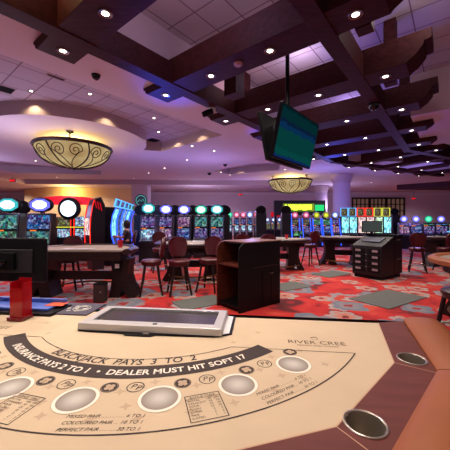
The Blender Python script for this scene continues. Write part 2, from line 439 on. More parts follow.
# second, turned run
th2 = R(38.9+24); d2 = (math.sin(th2), math.cos(th2)); n2 = (math.cos(th2), -math.sin(th2)); o2 = AB(12.55, -2.8)
for sgn, off, ex in ((-1, -1.42, .35), (1, 1.42, -.3)):
    p = Vector((o2[0]+n2[0]*off+d2[0]*ex*-1, o2[1]+n2[1]*off+d2[1]*ex*-1, 0)); q = Vector((o2[0]+n2[0]*off+d2[0]*8.6, o2[1]+n2[1]*off+d2[1]*8.6, 0))
    nn = Vector((n2[0], n2[1], 0))*.13
    m = MB(); m.zprism([(v.x-pgo.x, v.y-pgo.y) for v in (p-nn, p+nn, q+nn, q-nn)], -.012, .39); m.build('long_beam', M['beam'], pg)
for k in range(4): cross(1.3+1.95*k, -2.3, 2.4, .4, (d2, n2), o2)
# hanger posts up to the tiles
for a in (-.15+sp, -.15+2*sp, -.15+3*sp, -.15+4*sp):
    for b in (-.95,):
        q = AB(a+.42, b); m = MB(); m.box((q[0]-pgo.x, q[1]-pgo.y, .6), (.2, .2, 1.18), RA); m.build('hanger_post', M['beam'], pg)
q = AB(4.72, -3.56); m = MB(); m.box((q[0]-pgo.x, q[1]-pgo.y, .6), (.3, .3, 1.19), RA); m.build('hanger_post', M['beam'], pg)
q = AB(-.15+3*sp+.3, -4.22); m = MB(); m.box((q[0]-pgo.x, q[1]-pgo.y, .75), (.22, .22, .88), RA); m.build('hanger_post', M['beam'], pg)

# downlights -------------------------------------------------------
trim_m = mat('downlight_trim', (120, 100, 100), .3, metal=.8)
dl0 = None
def downlight(x, y, z, label, group, s=1.):
    global dl0
    if dl0 is None:
        dl0 = thing('downlight', label, 'ceiling light', (x, y, z), 0, group)
        MB().lathe([(.046, -.003), (.062, -.008), (.085, -.012), (.09, -.006), (.09, 0)], n=24).build('trim_ring', trim_m, dl0, smooth=True)
        MB().lathe([(0, -.003), (.045, -.003)], n=24).build('lamp_lens', M['lens'], dl0)
        r = dl0
    else: r = dup(dl0, (x, y, z), None, label, group)
    r.scale = (s, s, s); return r
LAMPS = []
for b in (-.96, -2.17, -3.36): LAMPS.append((*AB(-.15, b), 4.0)); downlight(*AB(-.15, b), 4.049, {-.96: 'downlight on the overhead crossbeam above the near table, right end', -2.17: 'downlight on the overhead crossbeam above the near table, middle', -3.36: 'downlight on the overhead crossbeam above the near table, left end'}[b], 'downlights in the beam grid')
rows = [(-.96, 'under the notched right-hand beam ends'), (-2.17, 'right of centre beneath the crossbeams'), (-3.36, 'left of centre beneath the crossbeams'), (-4.60, 'under the stub ends along the left beam')]
for b, w in rows:
    for i, a in enumerate(As[1:]):
        x, y = AB(a, b)
        downlight(x, y, 4.049, '%s downlight from the camera %s' % (ordw(i), w), 'downlights in the beam grid')
        LAMPS.append((x, y, 4.0))
for k in range(4):
    for j, off in enumerate((-1.9, -.7, .6, 1.9)):
        a = 1.3+1.95*k
        x, y = o2[0]+d2[0]*a+n2[0]*off, o2[1]+d2[1]*a+n2[1]*off
        downlight(x, y, 4.049, 'far downlight in the turned beam run, %s from left on its %s crossbeam' % (ordw(j), ordw(k)), 'downlights in the far beam run', .9)
flat = [(-4.6, 6.76, CZ), (-3.28, 6.92, CZ), (-2.13, 8.55, CZ), (-2.31, 9.91, CZ), (-2.46, 11.33, CZ)]
for i, (x, y, z) in enumerate(flat):
    downlight(x, y, z, '%s from the left of the downlights in the tiled recess beside the round island' % ordw(i), 'downlights in the tiled recess', .8)
sof = [(-1.2, 10.4), (-1.71, 12.82), (-.43, 11.15), (-3.14, 14.8), (-5.85, 18.32), (-4.39, 16.37), (-.23, 16.03), (.3, 17.1), (3.12, 24.05), (3.21, 15.24), (-8.64, 13.0), (-10.67, 18.1), (-14.6, 22.0), (-10.05, 22.2), (-18, 23.5), (8.2, 19), (10.5, 20.5), (12.5, 24), (14.5, 22), (17, 24), (6.0, 24.5), (-.5, 24.5), (-3.2, 24), (19, 20), (16, 18.5)]
sof.sort(key=lambda p: p[0]/p[1])
for i, (x, y) in enumerate(sof):
    w = ordw(i) + ' from the left' if i < 13 else ordw(len(sof)-1-i) + ' from the right'
    downlight(x, y, SZ, '%s of the small downlights in the flat mauve plaster ceiling' % w, 'downlights in the plaster ceiling', .85)

# ceiling fittings
def dome(x, y, z, label, r=.09):
    t = thing('dome_camera', label, 'camera', (x, y, z))
    MB().lathe([(r*1.15, 0), (r*1.15, -.03), (r, -.035)], n=24).build('housing', M['black'], t, smooth=True)
    MB().lathe([(r, -.035), (r*.9, -.035-r*.45), (r*.55, -.035-r*.8), (0, -.035-r)], n=24).build('dome', M['black_gloss'], t, smooth=True)
dome(*AB(6.9, -1.38), 4.036, 'black dome security camera under the right long beam', .11)
dome(-2.4, 5.3, SZ, 'black dome camera in the plaster left of the left beam', .07)
dome(0, 13.8, SZ, 'black dome camera in the plaster beyond the left beam end', .09)
dome(-.9, 16.4, SZ, 'small black dome camera furthest back in the mauve plaster', .1)
sd = tag(MB().lathe([(0, -.04), (.045, -.04), (.07, -.02), (.075, 0)], n=28).build('smoke_detector', mat('detector', (190, 150, 150), .5), smooth=True), 'round pale smoke detector under the second crossbeam', 'smoke detector')
sd.location = (*AB(3.75, -2.75), 4.05)
t = thing('security_camera', 'white bracket camera with black head under the left long beam', 'camera', (*AB(4.85, -4.28), 4.035))
MB().lathe([(.07, 0), (.07, -.05), (.05, -.1), (0, -.12)], n=20).build('mount', M['white'], t, smooth=True)
m = MB(); m.lathe([(0, -.14), (.06, -.13), (.075, 0), (.06, .12), (0, .13)], (-.1, -.04, -.12), 20, M4=Matrix.Rotation(R(70), 4, 'Y')); m.build('camera_head', M['black'], t, smooth=True)
def vent(x, y, z, label, w=.6, h=.15, rz=RA):
    t = thing('air_vent', label, 'vent', (x, y, z), rz)
    m = MB()
    for yy in (-h/2, h/2): m.box((0, yy, -.008), (w, .015, .015))
    for xx in (-w/2, w/2): m.box((xx, 0, -.008), (.015, h, .015))
    m.build('frame', M['fascia'], t)
    m = MB()
    n = max(3, int(h/.035))
    for k in range(1, n): m.box((0, -h/2+h*k/n, -.007), (w, .012, .01))
    m.build('slats', M['black'], t)
vent(-3.62, 6.1, CZ, 'narrow dark slot vent in the tiled recess nearest the left beam', .34, .1)
vent(-5.2, 6.6, CZ, 'square dark vent in the tiled recess at far left edge', .5, .4)
vent(-3.5, 8.95, CZ, 'small dark vent close to the drum edge in the tiled recess', .4, .3) if False else None
vent(-2.75, 10.9, CZ, 'black diffuser vent between three downlights in the tiled recess', .45, .45)
vent(-1.15, 9.3, CZ, 'faint slot vent along the right edge of the tiled recess', .7, .12) if False else None

def exit_sign(x, y, z, label):
    t = thing('exit_sign', label, 'sign', (x, y, z))
    MB().box((0, 0, 0), (.42, .06, .22)).build('housing', M['white'], t, bevel=.005)
    MB().box((0, -.034, 0), (.38, .006, .18)).build('panel', mat('exit_panel', (60, 6, 10), .5), t)
    m = MB(); put_text(m, 'EXIT', .16, lambda a, b: (a, -.039, b-.055)); m.build('lettering', emit('exit_red', (255, 30, 40), 3), t)
    MB().tube([(0, 0, .11), (0, 0, 4.2-z)], .012).build('stem', M['black'], t)
exit_sign(-13.1, 17.6, 3.93, 'red exit sign hanging at far left above the bright oval slot toppers')
exit_sign(1.4, 25.8, 3.8, 'small red exit sign hanging on the back wall left of the bowl lamp')
exit_sign(17.6, 26.6, 3.5, 'small red exit sign on the wall right of the lattice windows')

# ================================================================== BOWL LAMPS
def glow_glass():
    m = bpy.data.materials.new('alabaster_glass'); m.use_nodes = True; nt = m.node_tree; nt.nodes.clear(); N = nt.nodes.new; L = nt.links.new
    tc = N('ShaderNodeTexCoord'); n = N('ShaderNodeTexNoise'); n.inputs['Scale'].default_value = 1.6; n.inputs['Detail'].default_value = 5
    L(tc.outputs['Object'], n.inputs['Vector'])
    r = N('ShaderNodeValToRGB'); r.color_ramp.elements[0].position = .3; r.color_ramp.elements[0].color = (*lin((196, 158, 106)), 1)
    r.color_ramp.elements[1].position = .7; r.color_ramp.elements[1].color = (*lin((255, 230, 168)), 1); L(n.outputs['Fac'], r.inputs[0])
    e = N('ShaderNodeEmission'); e.inputs['Strength'].default_value = .62; L(r.outputs[0], e.inputs[0])
    o = N('ShaderNodeOutputMaterial'); L(e.outputs[0], o.inputs[0]); return m
M['alabaster'] = glow_glass()
def bowl_lamp(x, y, label, rz=0, RR=1.14, H=.66):
    zr = 3.92
    t = thing('bowl_lamp', label, 'hanging lamp', (x, y, zr), rz, None)
    def prof(u): return (RR*math.cos(u*PI/2)**.92, -H*math.sin(u*PI/2))
    P = [prof(i/16) for i in range(17)]; P[-1] = (0, -H)
    MB().lathe(P, n=64).build('glass_bowl', M['alabaster'], t, smooth=True)
    m = MB(); m.lathe([(RR-.02, -.03), (RR+.05, -.05), (RR+.09, 0), (RR+.06, .06), (RR-.02, .05), (RR-.02, -.03)], n=64); m.build('rim', M['iron'], t, smooth=True)
    def on(th, u):
        r, z = prof(min(max(u, 0), .995)); return ((r+.015)*math.cos(th), (r+.015)*math.sin(th), z-.008)
    for k in range(6):
        a = 2*PI*k/6 + .3
        MB().tube([on(a+.10*math.sin(u*PI/14), u/14) for u in range(15)], .024, 6).build('rib', M['iron'], t)
    for k in range(6):
        a = 2*PI*(k+.5)/6 + .3
        for sg in (-1, 1):
            m = MB(); pts = []
            for i in range(34):
                f = i/33; ph = f*3.6*PI
                rad = .15*(1-f)+.015
                pts.append(on(a + sg*(.22 + rad*math.cos(ph)*1.15), .27 - rad*math.sin(ph)*1.25))
            tail = [on(a + sg*(.37 - .33*math.sin(i/10*PI/2)) , .27+.62*i/10) for i in range(10, 0, -1)]
            m.tube(tail + pts, .014, 5); m.build('scroll', M['iron'], t)
    MB().lathe([(0, -H-.08), (.03, -H-.07), (.06, -H-.03), (.12, -H+.015)], n=20).build('finial', M['iron'], t, smooth=True)
    for k in range(3):
        a = 2*PI*k/3 + .9
        x1, y1 = (RR-.12)*math.cos(a), (RR-.12)*math.sin(a)
        m = MB(); m.tube([(x1, y1, .0), (x1, y1, .26)], .02, 8); m.lathe([(.1, .25), (.1, .278), (0, .278)], (x1, y1, 0), 16); m.build('ceiling_hook', M['iron'], t)
bowl_lamp(-5.1, 9.63, 'large alabaster bowl lamp with dark scrollwork under the round ceiling island')
bowl_lamp(4.06, 17.8, 'farther scrollwork bowl lamp hanging right of centre beside the round column', .4, 1.28, .72)

# ================================================================== TELEVISIONS
def tv_tex():
    m = bpy.data.materials.new('sports_broadcast'); m.use_nodes = True; nt = m.node_tree; nt.nodes.clear(); N = nt.nodes.new; L = nt.links.new
    tc = N('ShaderNodeTexCoord'); sx = N('ShaderNodeSeparateXYZ'); L(tc.outputs['Object'], sx.inputs[0])
    n = N('ShaderNodeTexNoise'); n.inputs['Scale'].default_value = 14; L(tc.outputs['Object'], n.inputs['Vector'])
    ad = N('ShaderNodeMath'); ad.operation = 'MULTIPLY_ADD'; L(n.outputs['Fac'], ad.inputs[0]); ad.inputs[1].default_value = .12; L(sx.outputs[2], ad.inputs[2])
    mr = N('ShaderNodeMapRange'); mr.inputs[1].default_value = -.36; mr.inputs[2].default_value = .48; L(ad.outputs[0], mr.inputs[0])
    r = N('ShaderNodeValToRGB'); r.color_ramp.interpolation = 'CONSTANT'; e = r.color_ramp.elements
    e[0].position = 0; e[0].color = (*lin((26, 60, 130)), 1); e[1].position = .1; e[1].color = (*lin((16, 104, 100)), 1)
    for p, c in ((.22, (14, 92, 88)), (.56, (18, 70, 120)), (.66, (20, 46, 84)), (.72, (10, 66, 72)), (.9, (8, 48, 56))):
        k = e.new(p); k.color = (*lin(c), 1)
    L(mr.outputs[0], r.inputs[0])
    em = N('ShaderNodeEmission'); em.inputs['Strength'].default_value = .38; L(r.outputs[0], em.inputs[0])
    o = N('ShaderNodeOutputMaterial'); L(em.outputs[0], o.inputs[0]); return m
M['tv'] = tv_tex()
M['tv_off'] = mat('dark_screen', (10, 22, 24), .15)
def tv(x, y, z, rz, tilt, scr, label, w=1.36, h=.8):
    t = thing('television', label, 'television', (x, y, z), rz); t.rotation_euler = (tilt, 0, rz)
    MB().box((0, 0, 0), (w, .06, h)).build('housing', M['black'], t, bevel=.008)
    MB().box((0, .05, 0), (w*.6, .06, h*.55)).build('rear_cover', M['black'], t, bevel=.01)
    MB().box((0, -.032, 0), (w-.05, .006, h-.05)).build('screen', scr, t)
    return t
az = math.atan2(1.0, .83)
tv(1.18, 4.70, 2.83, az, R(13), M['tv'], 'hanging television showing a teal and blue sports broadcast')
tv(.99, 4.95, 2.83, az+PI, R(11), M['tv_off'], 'dark hanging television seen from its edge, back to back with the lit one', 1.26)
mt = thing('television_mount', 'black ceiling pole and bracket carrying the two back-to-back televisions', 'bracket', (1.06, 4.84, 2.9))
MB().tube([(0, 0, -.1), (0, 0, 2.34)], .035, 12).build('pole', M['black'], mt)
MB().box((0, 0, 0), (.17, .10, .2), az+PI/2).build('bracket', M['black'], mt)
MB().lathe([(.12, 2.34), (.12, 2.3), (.04, 2.27)], n=20).build('ceiling_plate', M['black'], mt)

# ================================================================== NEAR BLACKJACK TABLE
TZ = .93; TRZ = R(-6.7)
bj = thing('blackjack_table', 'near blackjack table with tan printed felt, mahogany rail and tan leather armrest', 'gaming table', (-.365, 1.90, 0), TRZ)
half = [(1.242, -.18), (1.121, -.638), (.797, -1.03), (.31, -1.235)]
def mirror(h): return h + [(-x, y) for x, y in h[::-1]]
felt = mirror(half)
def offset(poly, d):
    out = []; n = len(poly)
    for i in range(n):
        p = Vector(poly[i]); dirs = []
        if i > 0: dirs.append((p-Vector(poly[i-1])).normalized())
        if i < n-1: dirs.append((Vector(poly[i+1])-p).normalized())
        ns = [Vector((q.y, -q.x)) for q in dirs]
        ns = [v if v.dot(p) > 0 else -v for v in ns]
        if len(ns) == 1: o = ns[0]*d
        else:
            b = (ns[0]+ns[1]).normalized(); o = b*(d/max(.3, b.dot(ns[0])))
        out.append((p.x+o.x, p.y+o.y))
    return out
w_out = offset(felt, .135)
w_out[0] = (w_out[0][0]+.016, -.13); w_out[-1] = (w_out[-1][0]-.016, -.13)
MB().ngon([(x, y, TZ) for x, y in felt]).build('felt_layout', M['felt'], bj, recalc=False)
cups = [(1.206, -.60, .050), (.88, -1.01, .054)]
lp = felt + [(-1.242-.02, -.13)] if False else None
rail_loop = felt + w_out[::-1]
m = MB(); m.fill([rail_loop] + [[(cx+r*math.cos(2*PI*k/32), cy+r*math.sin(2*PI*k/32)) for k in range(32)] for cx, cy, r in cups], TZ+.0015)
m.build('wood_rail', M['mahogany'], bj)
m = MB()      # seams and felt edge trim
def flatline(m, p, q, w, z):
    p, q = Vector(p), Vector(q); d = (q-p).normalized(); nn = Vector((-d.y, d.x))*w/2
    m.ngon([(v.x, v.y, z) for v in (p+nn, p-nn, q-nn, q+nn)])
for i in range(1, 7): flatline(m, felt[i], w_out[i], .003, TZ+.002)
for i in range(7): flatline(m, felt[i], felt[i+1], .004, TZ+.002)
m.build('rail_seam', mat('seam_light', (196, 150, 120), .6), bj)
# body below
m = MB(); m.fill([w_out], TZ-.14); m.build('underside', M['darkwood'], bj)
m = MB()
for i in range(len(w_out)):
    p, q = w_out[i], w_out[(i+1) % len(w_out)]
    m.ngon([(p[0], p[1], TZ-.14), (q[0], q[1], TZ-.14), (q[0], q[1], TZ-.001), (p[0], p[1], TZ-.001)])
m.build('apron', M['darkwood'], bj)
for sx in (-1, 1):
    m = MB(); m.xprism([(-1.0, 0), (-.2, 0), (-.25, .08), (-.45, .35), (-.42, .7), (-.3, TZ-.14), (-.9, TZ-.14), (-.78, .7), (-.75, .35), (-.95, .08)], sx*.7-.06, sx*.7+.06)
    m.build('leg', M['darkwood'], bj)
# leather armrest, one cushion per rail segment
prof = [(.0, -.02), (.0, .012), (.010, .024), (.035, .034), (.09, .038), (.14, .034), (.18, .022), (.20, -.005), (.20, -.04), (.18, -.08), (.02, -.08)]
offs = [offset(felt, .135+d) for d, z in prof]
for i in range(7):
    m = MB(); A, B = [], []
    for k, (d, z) in enumerate(prof):
        p, q = Vector(offs[k][i]), Vector(offs[k][i+1])
        if i == 0: p = Vector((p.x+.02, -.135)) ; 
        if i == 6: q = Vector((q.x-.02, -.135))
        e = (q-p).normalized()*.0025
        N = 8; row = []
        for j in range(N+1):
            f = j/N; c_ = (p+e).lerp(q-e, f)
            shrink = 1 - .25*(1 - math.sin(PI*min(max(f, 0), 1))**.12) if z > .02 else 1
            row.append(m.bm.verts.new((c_.x, c_.y, TZ+z*shrink)))
        A.append(row)
    n = len(prof)
    for k in range(n):
        for j in range(8): m.face([A[k][j], A[k][j+1], A[(k+1) % n][j+1], A[(k+1) % n][j]])
    m.face([A[k][0] for k in range(n)]); m.face([A[k][8] for k in range(n)][::-1])
    m.build('armrest_cushion', M['leather'], bj, smooth=True)
# cup holders
for cx, cy, r in cups:
    c_ = MB(); c_.lathe([(r-.003, .004), (r+.001, .006), (r+.004, .005), (r+.005, .0015), (r-.001, .0015), (r-.001, -.09), (0, -.09)], (cx, cy, TZ), 48)
    c_.lathe([(r-.003, .004), (r-.004, 0), (r-.007, -.086), (0, -.086)], (cx, cy, TZ), 48)
    c_.build('cup_holder', M['steel'], bj, smooth=True)
# printed layout ---------------------------------------------------
PZ1, PZ2, PZ3 = TZ+.0008, TZ+.0012, TZ+.0016
m = MB(); m.ringsector(.790, .878, R(-47.5), R(47.5), PZ1); m.build('printed_band', M['print'], bj)
m = MB()
arc_text(m, 'INSURANCE PAYS 2 TO 1  •  DEALER MUST HIT SOFT 17', .049, .853, R(-38), R(39.2), PZ2, bold=.0009)
m.build('band_lettering', M['cream'], bj)
m = MB()
arc_text(m, 'BLACKJACK  PAYS  3  TO  2', .062, .779, R(-22.5), R(25.5), PZ1, shear=.1, bold=.0011)
m.build('blackjack_lettering', M['print'], bj)
m = MB(); a_t = math.acos(.57/.735)
m.ringsector(.733, .737, -a_t, a_t, PZ1)
m.ringsector(1.1435, 1.149, -math.acos(.57/1.146), math.acos(.57/1.146), PZ1, 90)
for sg in (-1, 1): flatline(m, (sg*.735*math.sin(a_t), -.57), (sg*1.146*math.sin(math.acos(.57/1.146)), -.57), .004, PZ1)
m.build('printed_outline', M['print'], bj)
# pale four-point stars
m = MB(); rs_ = random.Random(3)
def star(m, x, y, s, z):
    pts = []
    for k in range(8):
        rr = s if k % 2 == 0 else s*.42; a = k*PI/4 + .4
        pts.append((x+rr*math.cos(a), y+rr*math.sin(a), z))
    m.ngon(pts)
CA_ = [-45.5 + 15.2*i for i in range(7)]
for a in CA_ + [CA_[-1]+15]:
    for rr, da in ((.955, -7.6), (1.085, -2.5), (1.085, 5.5), (.905, -1.0), (1.03, -5.2)):
        if abs(a+da) < 54: star(m, rr*math.sin(R(a+da)), -rr*math.cos(R(a+da)), .021, TZ+.0004)
for k in range(9):
    a = R(-56 + 14*k)
    if abs(a) < R(40): continue
    star(m, .70*math.sin(a), -.70*math.cos(a), .02, TZ+.0004)
m.build('printed_star', M['star'], bj)
# betting circles
def circ_grad():
    m = mat('betting_disc_print', (150, 138, 126), .9); nt = m.node_tree; N = nt.nodes.new; L = nt.links.new; b = nt.nodes['Principled BSDF']
    tc = N('ShaderNodeTexCoord'); g = N('ShaderNodeTexGradient'); g.gradient_type = 'SPHERICAL'
    mp = N('ShaderNodeMapping'); mp.inputs['Scale'].default_value = (13.5, 13.5, 13.5); L(tc.outputs['Object'], mp.inputs[0]); L(mp.outputs[0], g.inputs[0])
    r = N('ShaderNodeValToRGB'); r.color_ramp.elements[0].color = (*lin((118, 100, 86)), 1); r.color_ramp.elements[1].color = (*lin((196, 190, 180)), 1)
    r.color_ramp.elements[1].position = .85
    L(g.outputs['Fac'], r.inputs[0]); L(r.outputs[0], b.inputs['Base Color']); return m
M['disc'] = circ_grad()
for a in CA_:
    A_ = R(a+.4); x, y = 1.0*math.sin(A_), -1.0*math.cos(A_)
    m = MB(); rr = .0685
    m.mats(0); m.lathe([(.058, 0), (rr, 0)], n=48); m.mats(1); m.lathe([(0, 0), (.058, 0)], n=48)
    m.mats(2); m.lathe([(rr, -.0001), (rr+.0025, -.0001)], n=48)
    m.build('betting_circle', [M['cream'], M['disc'], M['star']], bj, loc=(x, y, PZ1))
    # pair circle
    A_ = R(a-4.9); x, y = .93*math.sin(A_), -.93*math.cos(A_)
    m = MB(); m.lathe([(.0265, 0), (.030, 0)], n=32)
    put_text(m, 'P', .036, lambda u, v: (u-.009, v-.008, 0), shear=.3); put_text(m, 'P', .036, lambda u, v: (u+.009, v-.017, 0), shear=.3)
    o = m.build('pair_circle', M['print'], bj, loc=(x, y, PZ1)); o.rotation_euler = (0, 0, A_)
    # clover circle
    A_ = R(a+4.9); x, y = .93*math.sin(A_), -.93*math.cos(A_)
    m = MB(); m.mats(0); m.lathe([(0, 0), (.030, 0)], n=32); m.mats(1)
    for k in range(4):
        a2 = k*PI/2 + PI/4
        m.lathe([(0, .0004), (.0088, .0004)], (.0105*math.cos(a2), .0105*math.sin(a2), 0), 14)
    m.tube([(0, 0, .0005), (.004, -.012, .0005), (.008, -.02, .0005)], .0012, 4)
    m.lathe([(.0262, .0004), (.0272, .0004)], n=32)
    o = m.build('clover_circle', [M['print'], M['star']], bj, loc=(x, y, PZ1)); o.rotation_euler = (0, 0, A_)
# pair pay lines
def block(lines, A0, r0, width, size, parent, leading, name):
    A_ = R(A0); m = MB()
    for i, (l, rt) in enumerate(lines):
        y0 = -(r0 + i*leading)
        def fn(u, v, y0=y0): return (u*math.cos(A_) - (y0+v)*math.sin(A_), u*math.sin(A_) + (y0+v)*math.cos(A_), PZ1)
        put_text(m, l, size, lambda u, v: fn(u-width/2, v), align='LEFT', shear=.3)
        vs, _ = text_polys(l, size, align='LEFT', shear=.3); lw = max(v.x for v in vs)
        vs, _ = text_polys(rt, size, align='LEFT', shear=.3); rw = max(v.x for v in vs)
        x = lw + .004
        while x < width-rw-.004:
            put_text(m, '.', size, lambda u, v, x=x: fn(u-width/2+x, v), align='LEFT'); x += .0062
        put_text(m, rt, size, lambda u, v: fn(u+width/2, v), align='RIGHT', shear=.3)
    m.build(name, M['print'], parent)
L3 = [('MIXED PAIR', '6 TO 1'), ('COLOURED PAIR', '10 TO 1'), ('PERFECT PAIR', '30 TO 1')]
for A0 in (-53.6, -23.5, 8.2, 38.9): block(L3, A0-.5, 1.078, .228, .0185, bj, .0265, 'pair_lettering')
def paybox(A0, name='paytable_box'):
    A_ = R(A0); m = MB()
    def fn(u, v, z=PZ1): return (u*math.cos(A_) - v*math.sin(A_), u*math.sin(A_) + v*math.cos(A_), z)
    w, y0, y1 = .112, -1.132, -1.01
    for (p, q) in (((-w/2, y0), (w/2, y0)), ((w/2, y0), (w/2, y1)), ((w/2, y1), (-w/2, y1)), ((-w/2, y1), (-w/2, y0))):
        P, Q = fn(*p), fn(*q); flatline(m, P[:2], Q[:2], .003, PZ1)
    P, Q = fn(-w/2, y1-.018), fn(w/2, y1-.018); flatline(m, P[:2], Q[:2], .0018, PZ1)
    put_text(m, 'BONUS TABLE', .013, lambda u, v: fn(u, y1-.0145+v))
    for i, (l, rt) in enumerate((('ROYAL', '100'), ('STRAIGHT', '50'), ('FOUR', '25'), ('FLUSH', '10'), ('THREE', '5'), ('PAIR', '2'), ('SUITED', '1'))):
        yy = y1-.031-.0135*i
        put_text(m, l, .012, lambda u, v: fn(u-w/2+.006, yy+v), align='LEFT'); put_text(m, rt, .012, lambda u, v: fn(u+w/2-.006, yy+v), align='RIGHT')
        put_text(m, rt, .012, lambda u, v: fn(u+w/2-.03, yy+v), align='RIGHT')
    m.build(name, M['print'], bj)
for A0 in (-37.5, -8.3, 23.3): paybox(A0)
for sg in (-1, 1):
    m = MB(); cx = sg*.85
    put_text(m, 'RIVER CREE', .051, lambda u, v: (cx+u*1.0, -.498+v, PZ1)); put_text(m, 'THE', .016, lambda u, v: (cx+u*1.2, -.452+v, PZ1))
    put_text(m, 'RESORT AND CASINO', .018, lambda u, v: (cx+u, -.522+v, PZ1))
    m.tube([(cx-.018, -.43, PZ1), (cx, -.418, PZ1), (cx+.018, -.43, PZ1)], .0015, 4)
    m.build('casino_lettering', mat('brown_print', (110, 86, 68), .95), bj)
m = MB(); flatline(m, (.72, -.215), (1.2, -.215), .0015, PZ1); m.build('printed_edge_line', M['star'], bj)
m = MB()
for i in range(5): flatline(m, (-.66, -.40-.03*i), (-.49, -.36-.03*i), .002, PZ1)
flatline(m, (-.66, -.52), (-.66, -.40), .002, PZ1); flatline(m, (-.49, -.48), (-.49, -.36), .002, PZ1)
m.build('printed_grid', M['star'], bj)
# dark dealer-side ledge, left half of the table
MB().box((-.83, -.075, TZ-.03), (.9, .15, .06)).build('dealer_ledge', M['dark'], bj, bevel=.004) if False else None

# things on the near table
def on_table(X, Y): c_, s_ = math.cos(TRZ), math.sin(TRZ); return (-.365 + X*c_ - Y*s_, 1.90 + X*s_ + Y*c_)
# chip tray with locking lid
tx, ty = on_table(.032, -.328)
ct = thing('chip_tray', 'silver framed chip tray with dark glass lid at the dealer edge of near table', 'chip tray', (tx, ty, TZ), TRZ)
W_, D_ = .745, .292
m = MB(); m.fill([[(-.37, -.155), (-.30, -.16), (-.12, -.165), (-.10, -.185), (.03, -.185), (.05, -.165), (.34, -.155), (.42, -.11), (.42, .148), (-.40, .148)]], .001)
m.fill([[(-.37, -.155), (-.30, -.16), (-.12, -.165), (-.10, -.185), (.03, -.185), (.05, -.165), (.34, -.155), (.42, -.11), (.42, .148), (-.40, .148)]], .006)
m.build('base_plate', M['black'], ct)
m = MB()
o_ = [(-W_/2, -D_/2), (W_/2, -D_/2), (W_/2, D_/2), (-W_/2, D_/2)]
i_ = [(-W_/2+.05, -D_/2+.052), (W_/2-.045, -D_/2+.052), (W_/2-.045, D_/2-.032), (-W_/2+.05, D_/2-.032)]
ot, it, ib, ob = [], [], [], []
for (x, y), (u, v) in zip(o_, i_):
    ob.append(m.bm.verts.new((x*1.01, y*1.015, .007))); ot.append(m.bm.verts.new((x, y, .04))); it.append(m.bm.verts.new((u, v, .043))); ib.append(m.bm.verts.new((u, v, .028)))
for k in range(4):
    l = (k+1) % 4
    m.face([ob[k], ob[l], ot[l], ot[k]]); m.face([ot[k], ot[l], it[l], it[k]]); m.face([it[k], it[l], ib[l], ib[k]])
m.build('lid_frame', M['silver'], ct, bevel=.004)
m = MB(); m.box((.0025, .01, .028), (W_-.09, D_-.08, .004)); m.build('lid_glass', M['glass_dark'], ct)
m = MB()
for k in range(10): m.tube([(-.3+.066*k, -.07, .012), (-.3+.066*k, .09, .012)], .01, 8)
m.build('chip_tube', mat('chip_stack', (92, 84, 82), .5), ct)
m = MB()
m.box((.03, -.12, .0425), (.022, .012, .003)); m.build('lock', M['black'], ct)
m = MB(); m.box((.0, -.165, .009), (.03, .014, .006)); m.build('latch', M['steel'], ct)
cw = tag(MB().zprism([(-.025, -.14), (.03, -.11), (.03, .13), (-.025, .15)], 0, .004).build('plastic_strip', M['white']), 'white plastic strip lying along the right side of the chip tray', 'strip')
x, y = on_table(.41, -.33); cw.location = (x, y, TZ+.0065); cw.rotation_euler = (0, 0, TRZ)

# shuffler machine set in at the left of the dealer edge
x, y = on_table(-.90, -.20)
sh = thing('card_shuffler', 'low blue topped card shuffler with black surround at left table edge', 'card shuffler', (x, y, TZ), TRZ)
MB().box((0, 0, .008), (.54, .20, .016)).build('surround', M['black'], sh, bevel=.004)
MB().box((-.02, .015, .022), (.46, .13, .014)).build('top_plate', M['blue'], sh, bevel=.003)
MB().box((.0, .085, .034), (.48, .02, .04)).build('back_lip', M['blue'], sh, bevel=.003)
x, y = on_table(-.56, -.14)
nm = thing('patterned_pad', 'dark grey printed pad between the blue shuffler and chip tray', 'pad', (x, y, TZ), TRZ)
MB().box((0, -.01, .004), (.26, .22, .008)).build('pad', mat('pad_grey', (72, 66, 82), .7), nm)
m = MB()
for i in range(6):
    for j in range(3):
        if (i+j) % 2 == 0: m.box((-.08+.026*i, -.06+.045*j, .0085), (.022, .012, .001), .5)
for rr in (.035, .052): m.tube([(.03+rr*math.cos(2*PI*k/20), -.01+rr*math.sin(2*PI*k/20), .009) for k in range(20)], .002, 4, True)
m.build('pad_print', M['paper'], nm)
x, y = on_table(-.70, -.155)
oc = tag(MB().zprism([(-.05, -.05), (.065, -.03), (.05, .05), (-.05, .045)], 0, .003).build('cut_card', M['orange']), 'orange plastic cut card beside the patterned pad on near table', 'card')
oc.location = (x, y, TZ+.030); oc.rotation_euler = (0, 0, TRZ-.1)
# discard holder
dh = thing('discard_holder', 'tall translucent red acrylic discard holder standing on near table', 'card holder', (-1.175, 1.635, TZ), TRZ-.05)
m = MB()
m.box((0, .035, .125), (.082, .005, .215)); m.box((-.041, .005, .115), (.005, .06, .20)); m.box((.041, .005, .115), (.005, .06, .20)); m.box((0, -.025, .10), (.082, .005, .17))
m.build('walls', M['red_acrylic'], dh)
MB().box((0, 0, .012), (.094, .085, .018)).build('base', mat('smoky_red', (110, 6, 18), .2), dh, bevel=.002)
m = MB(); m.lathe([(0, -.002), (.003, -.002), (.003, 0)], (-.02, -.044, .016), 8, M4=rot90); m.lathe([(0, -.002), (.003, -.002), (.003, 0)], (.02, -.044, .016), 8, M4=rot90); m.build('screw', M['steel'], dh)
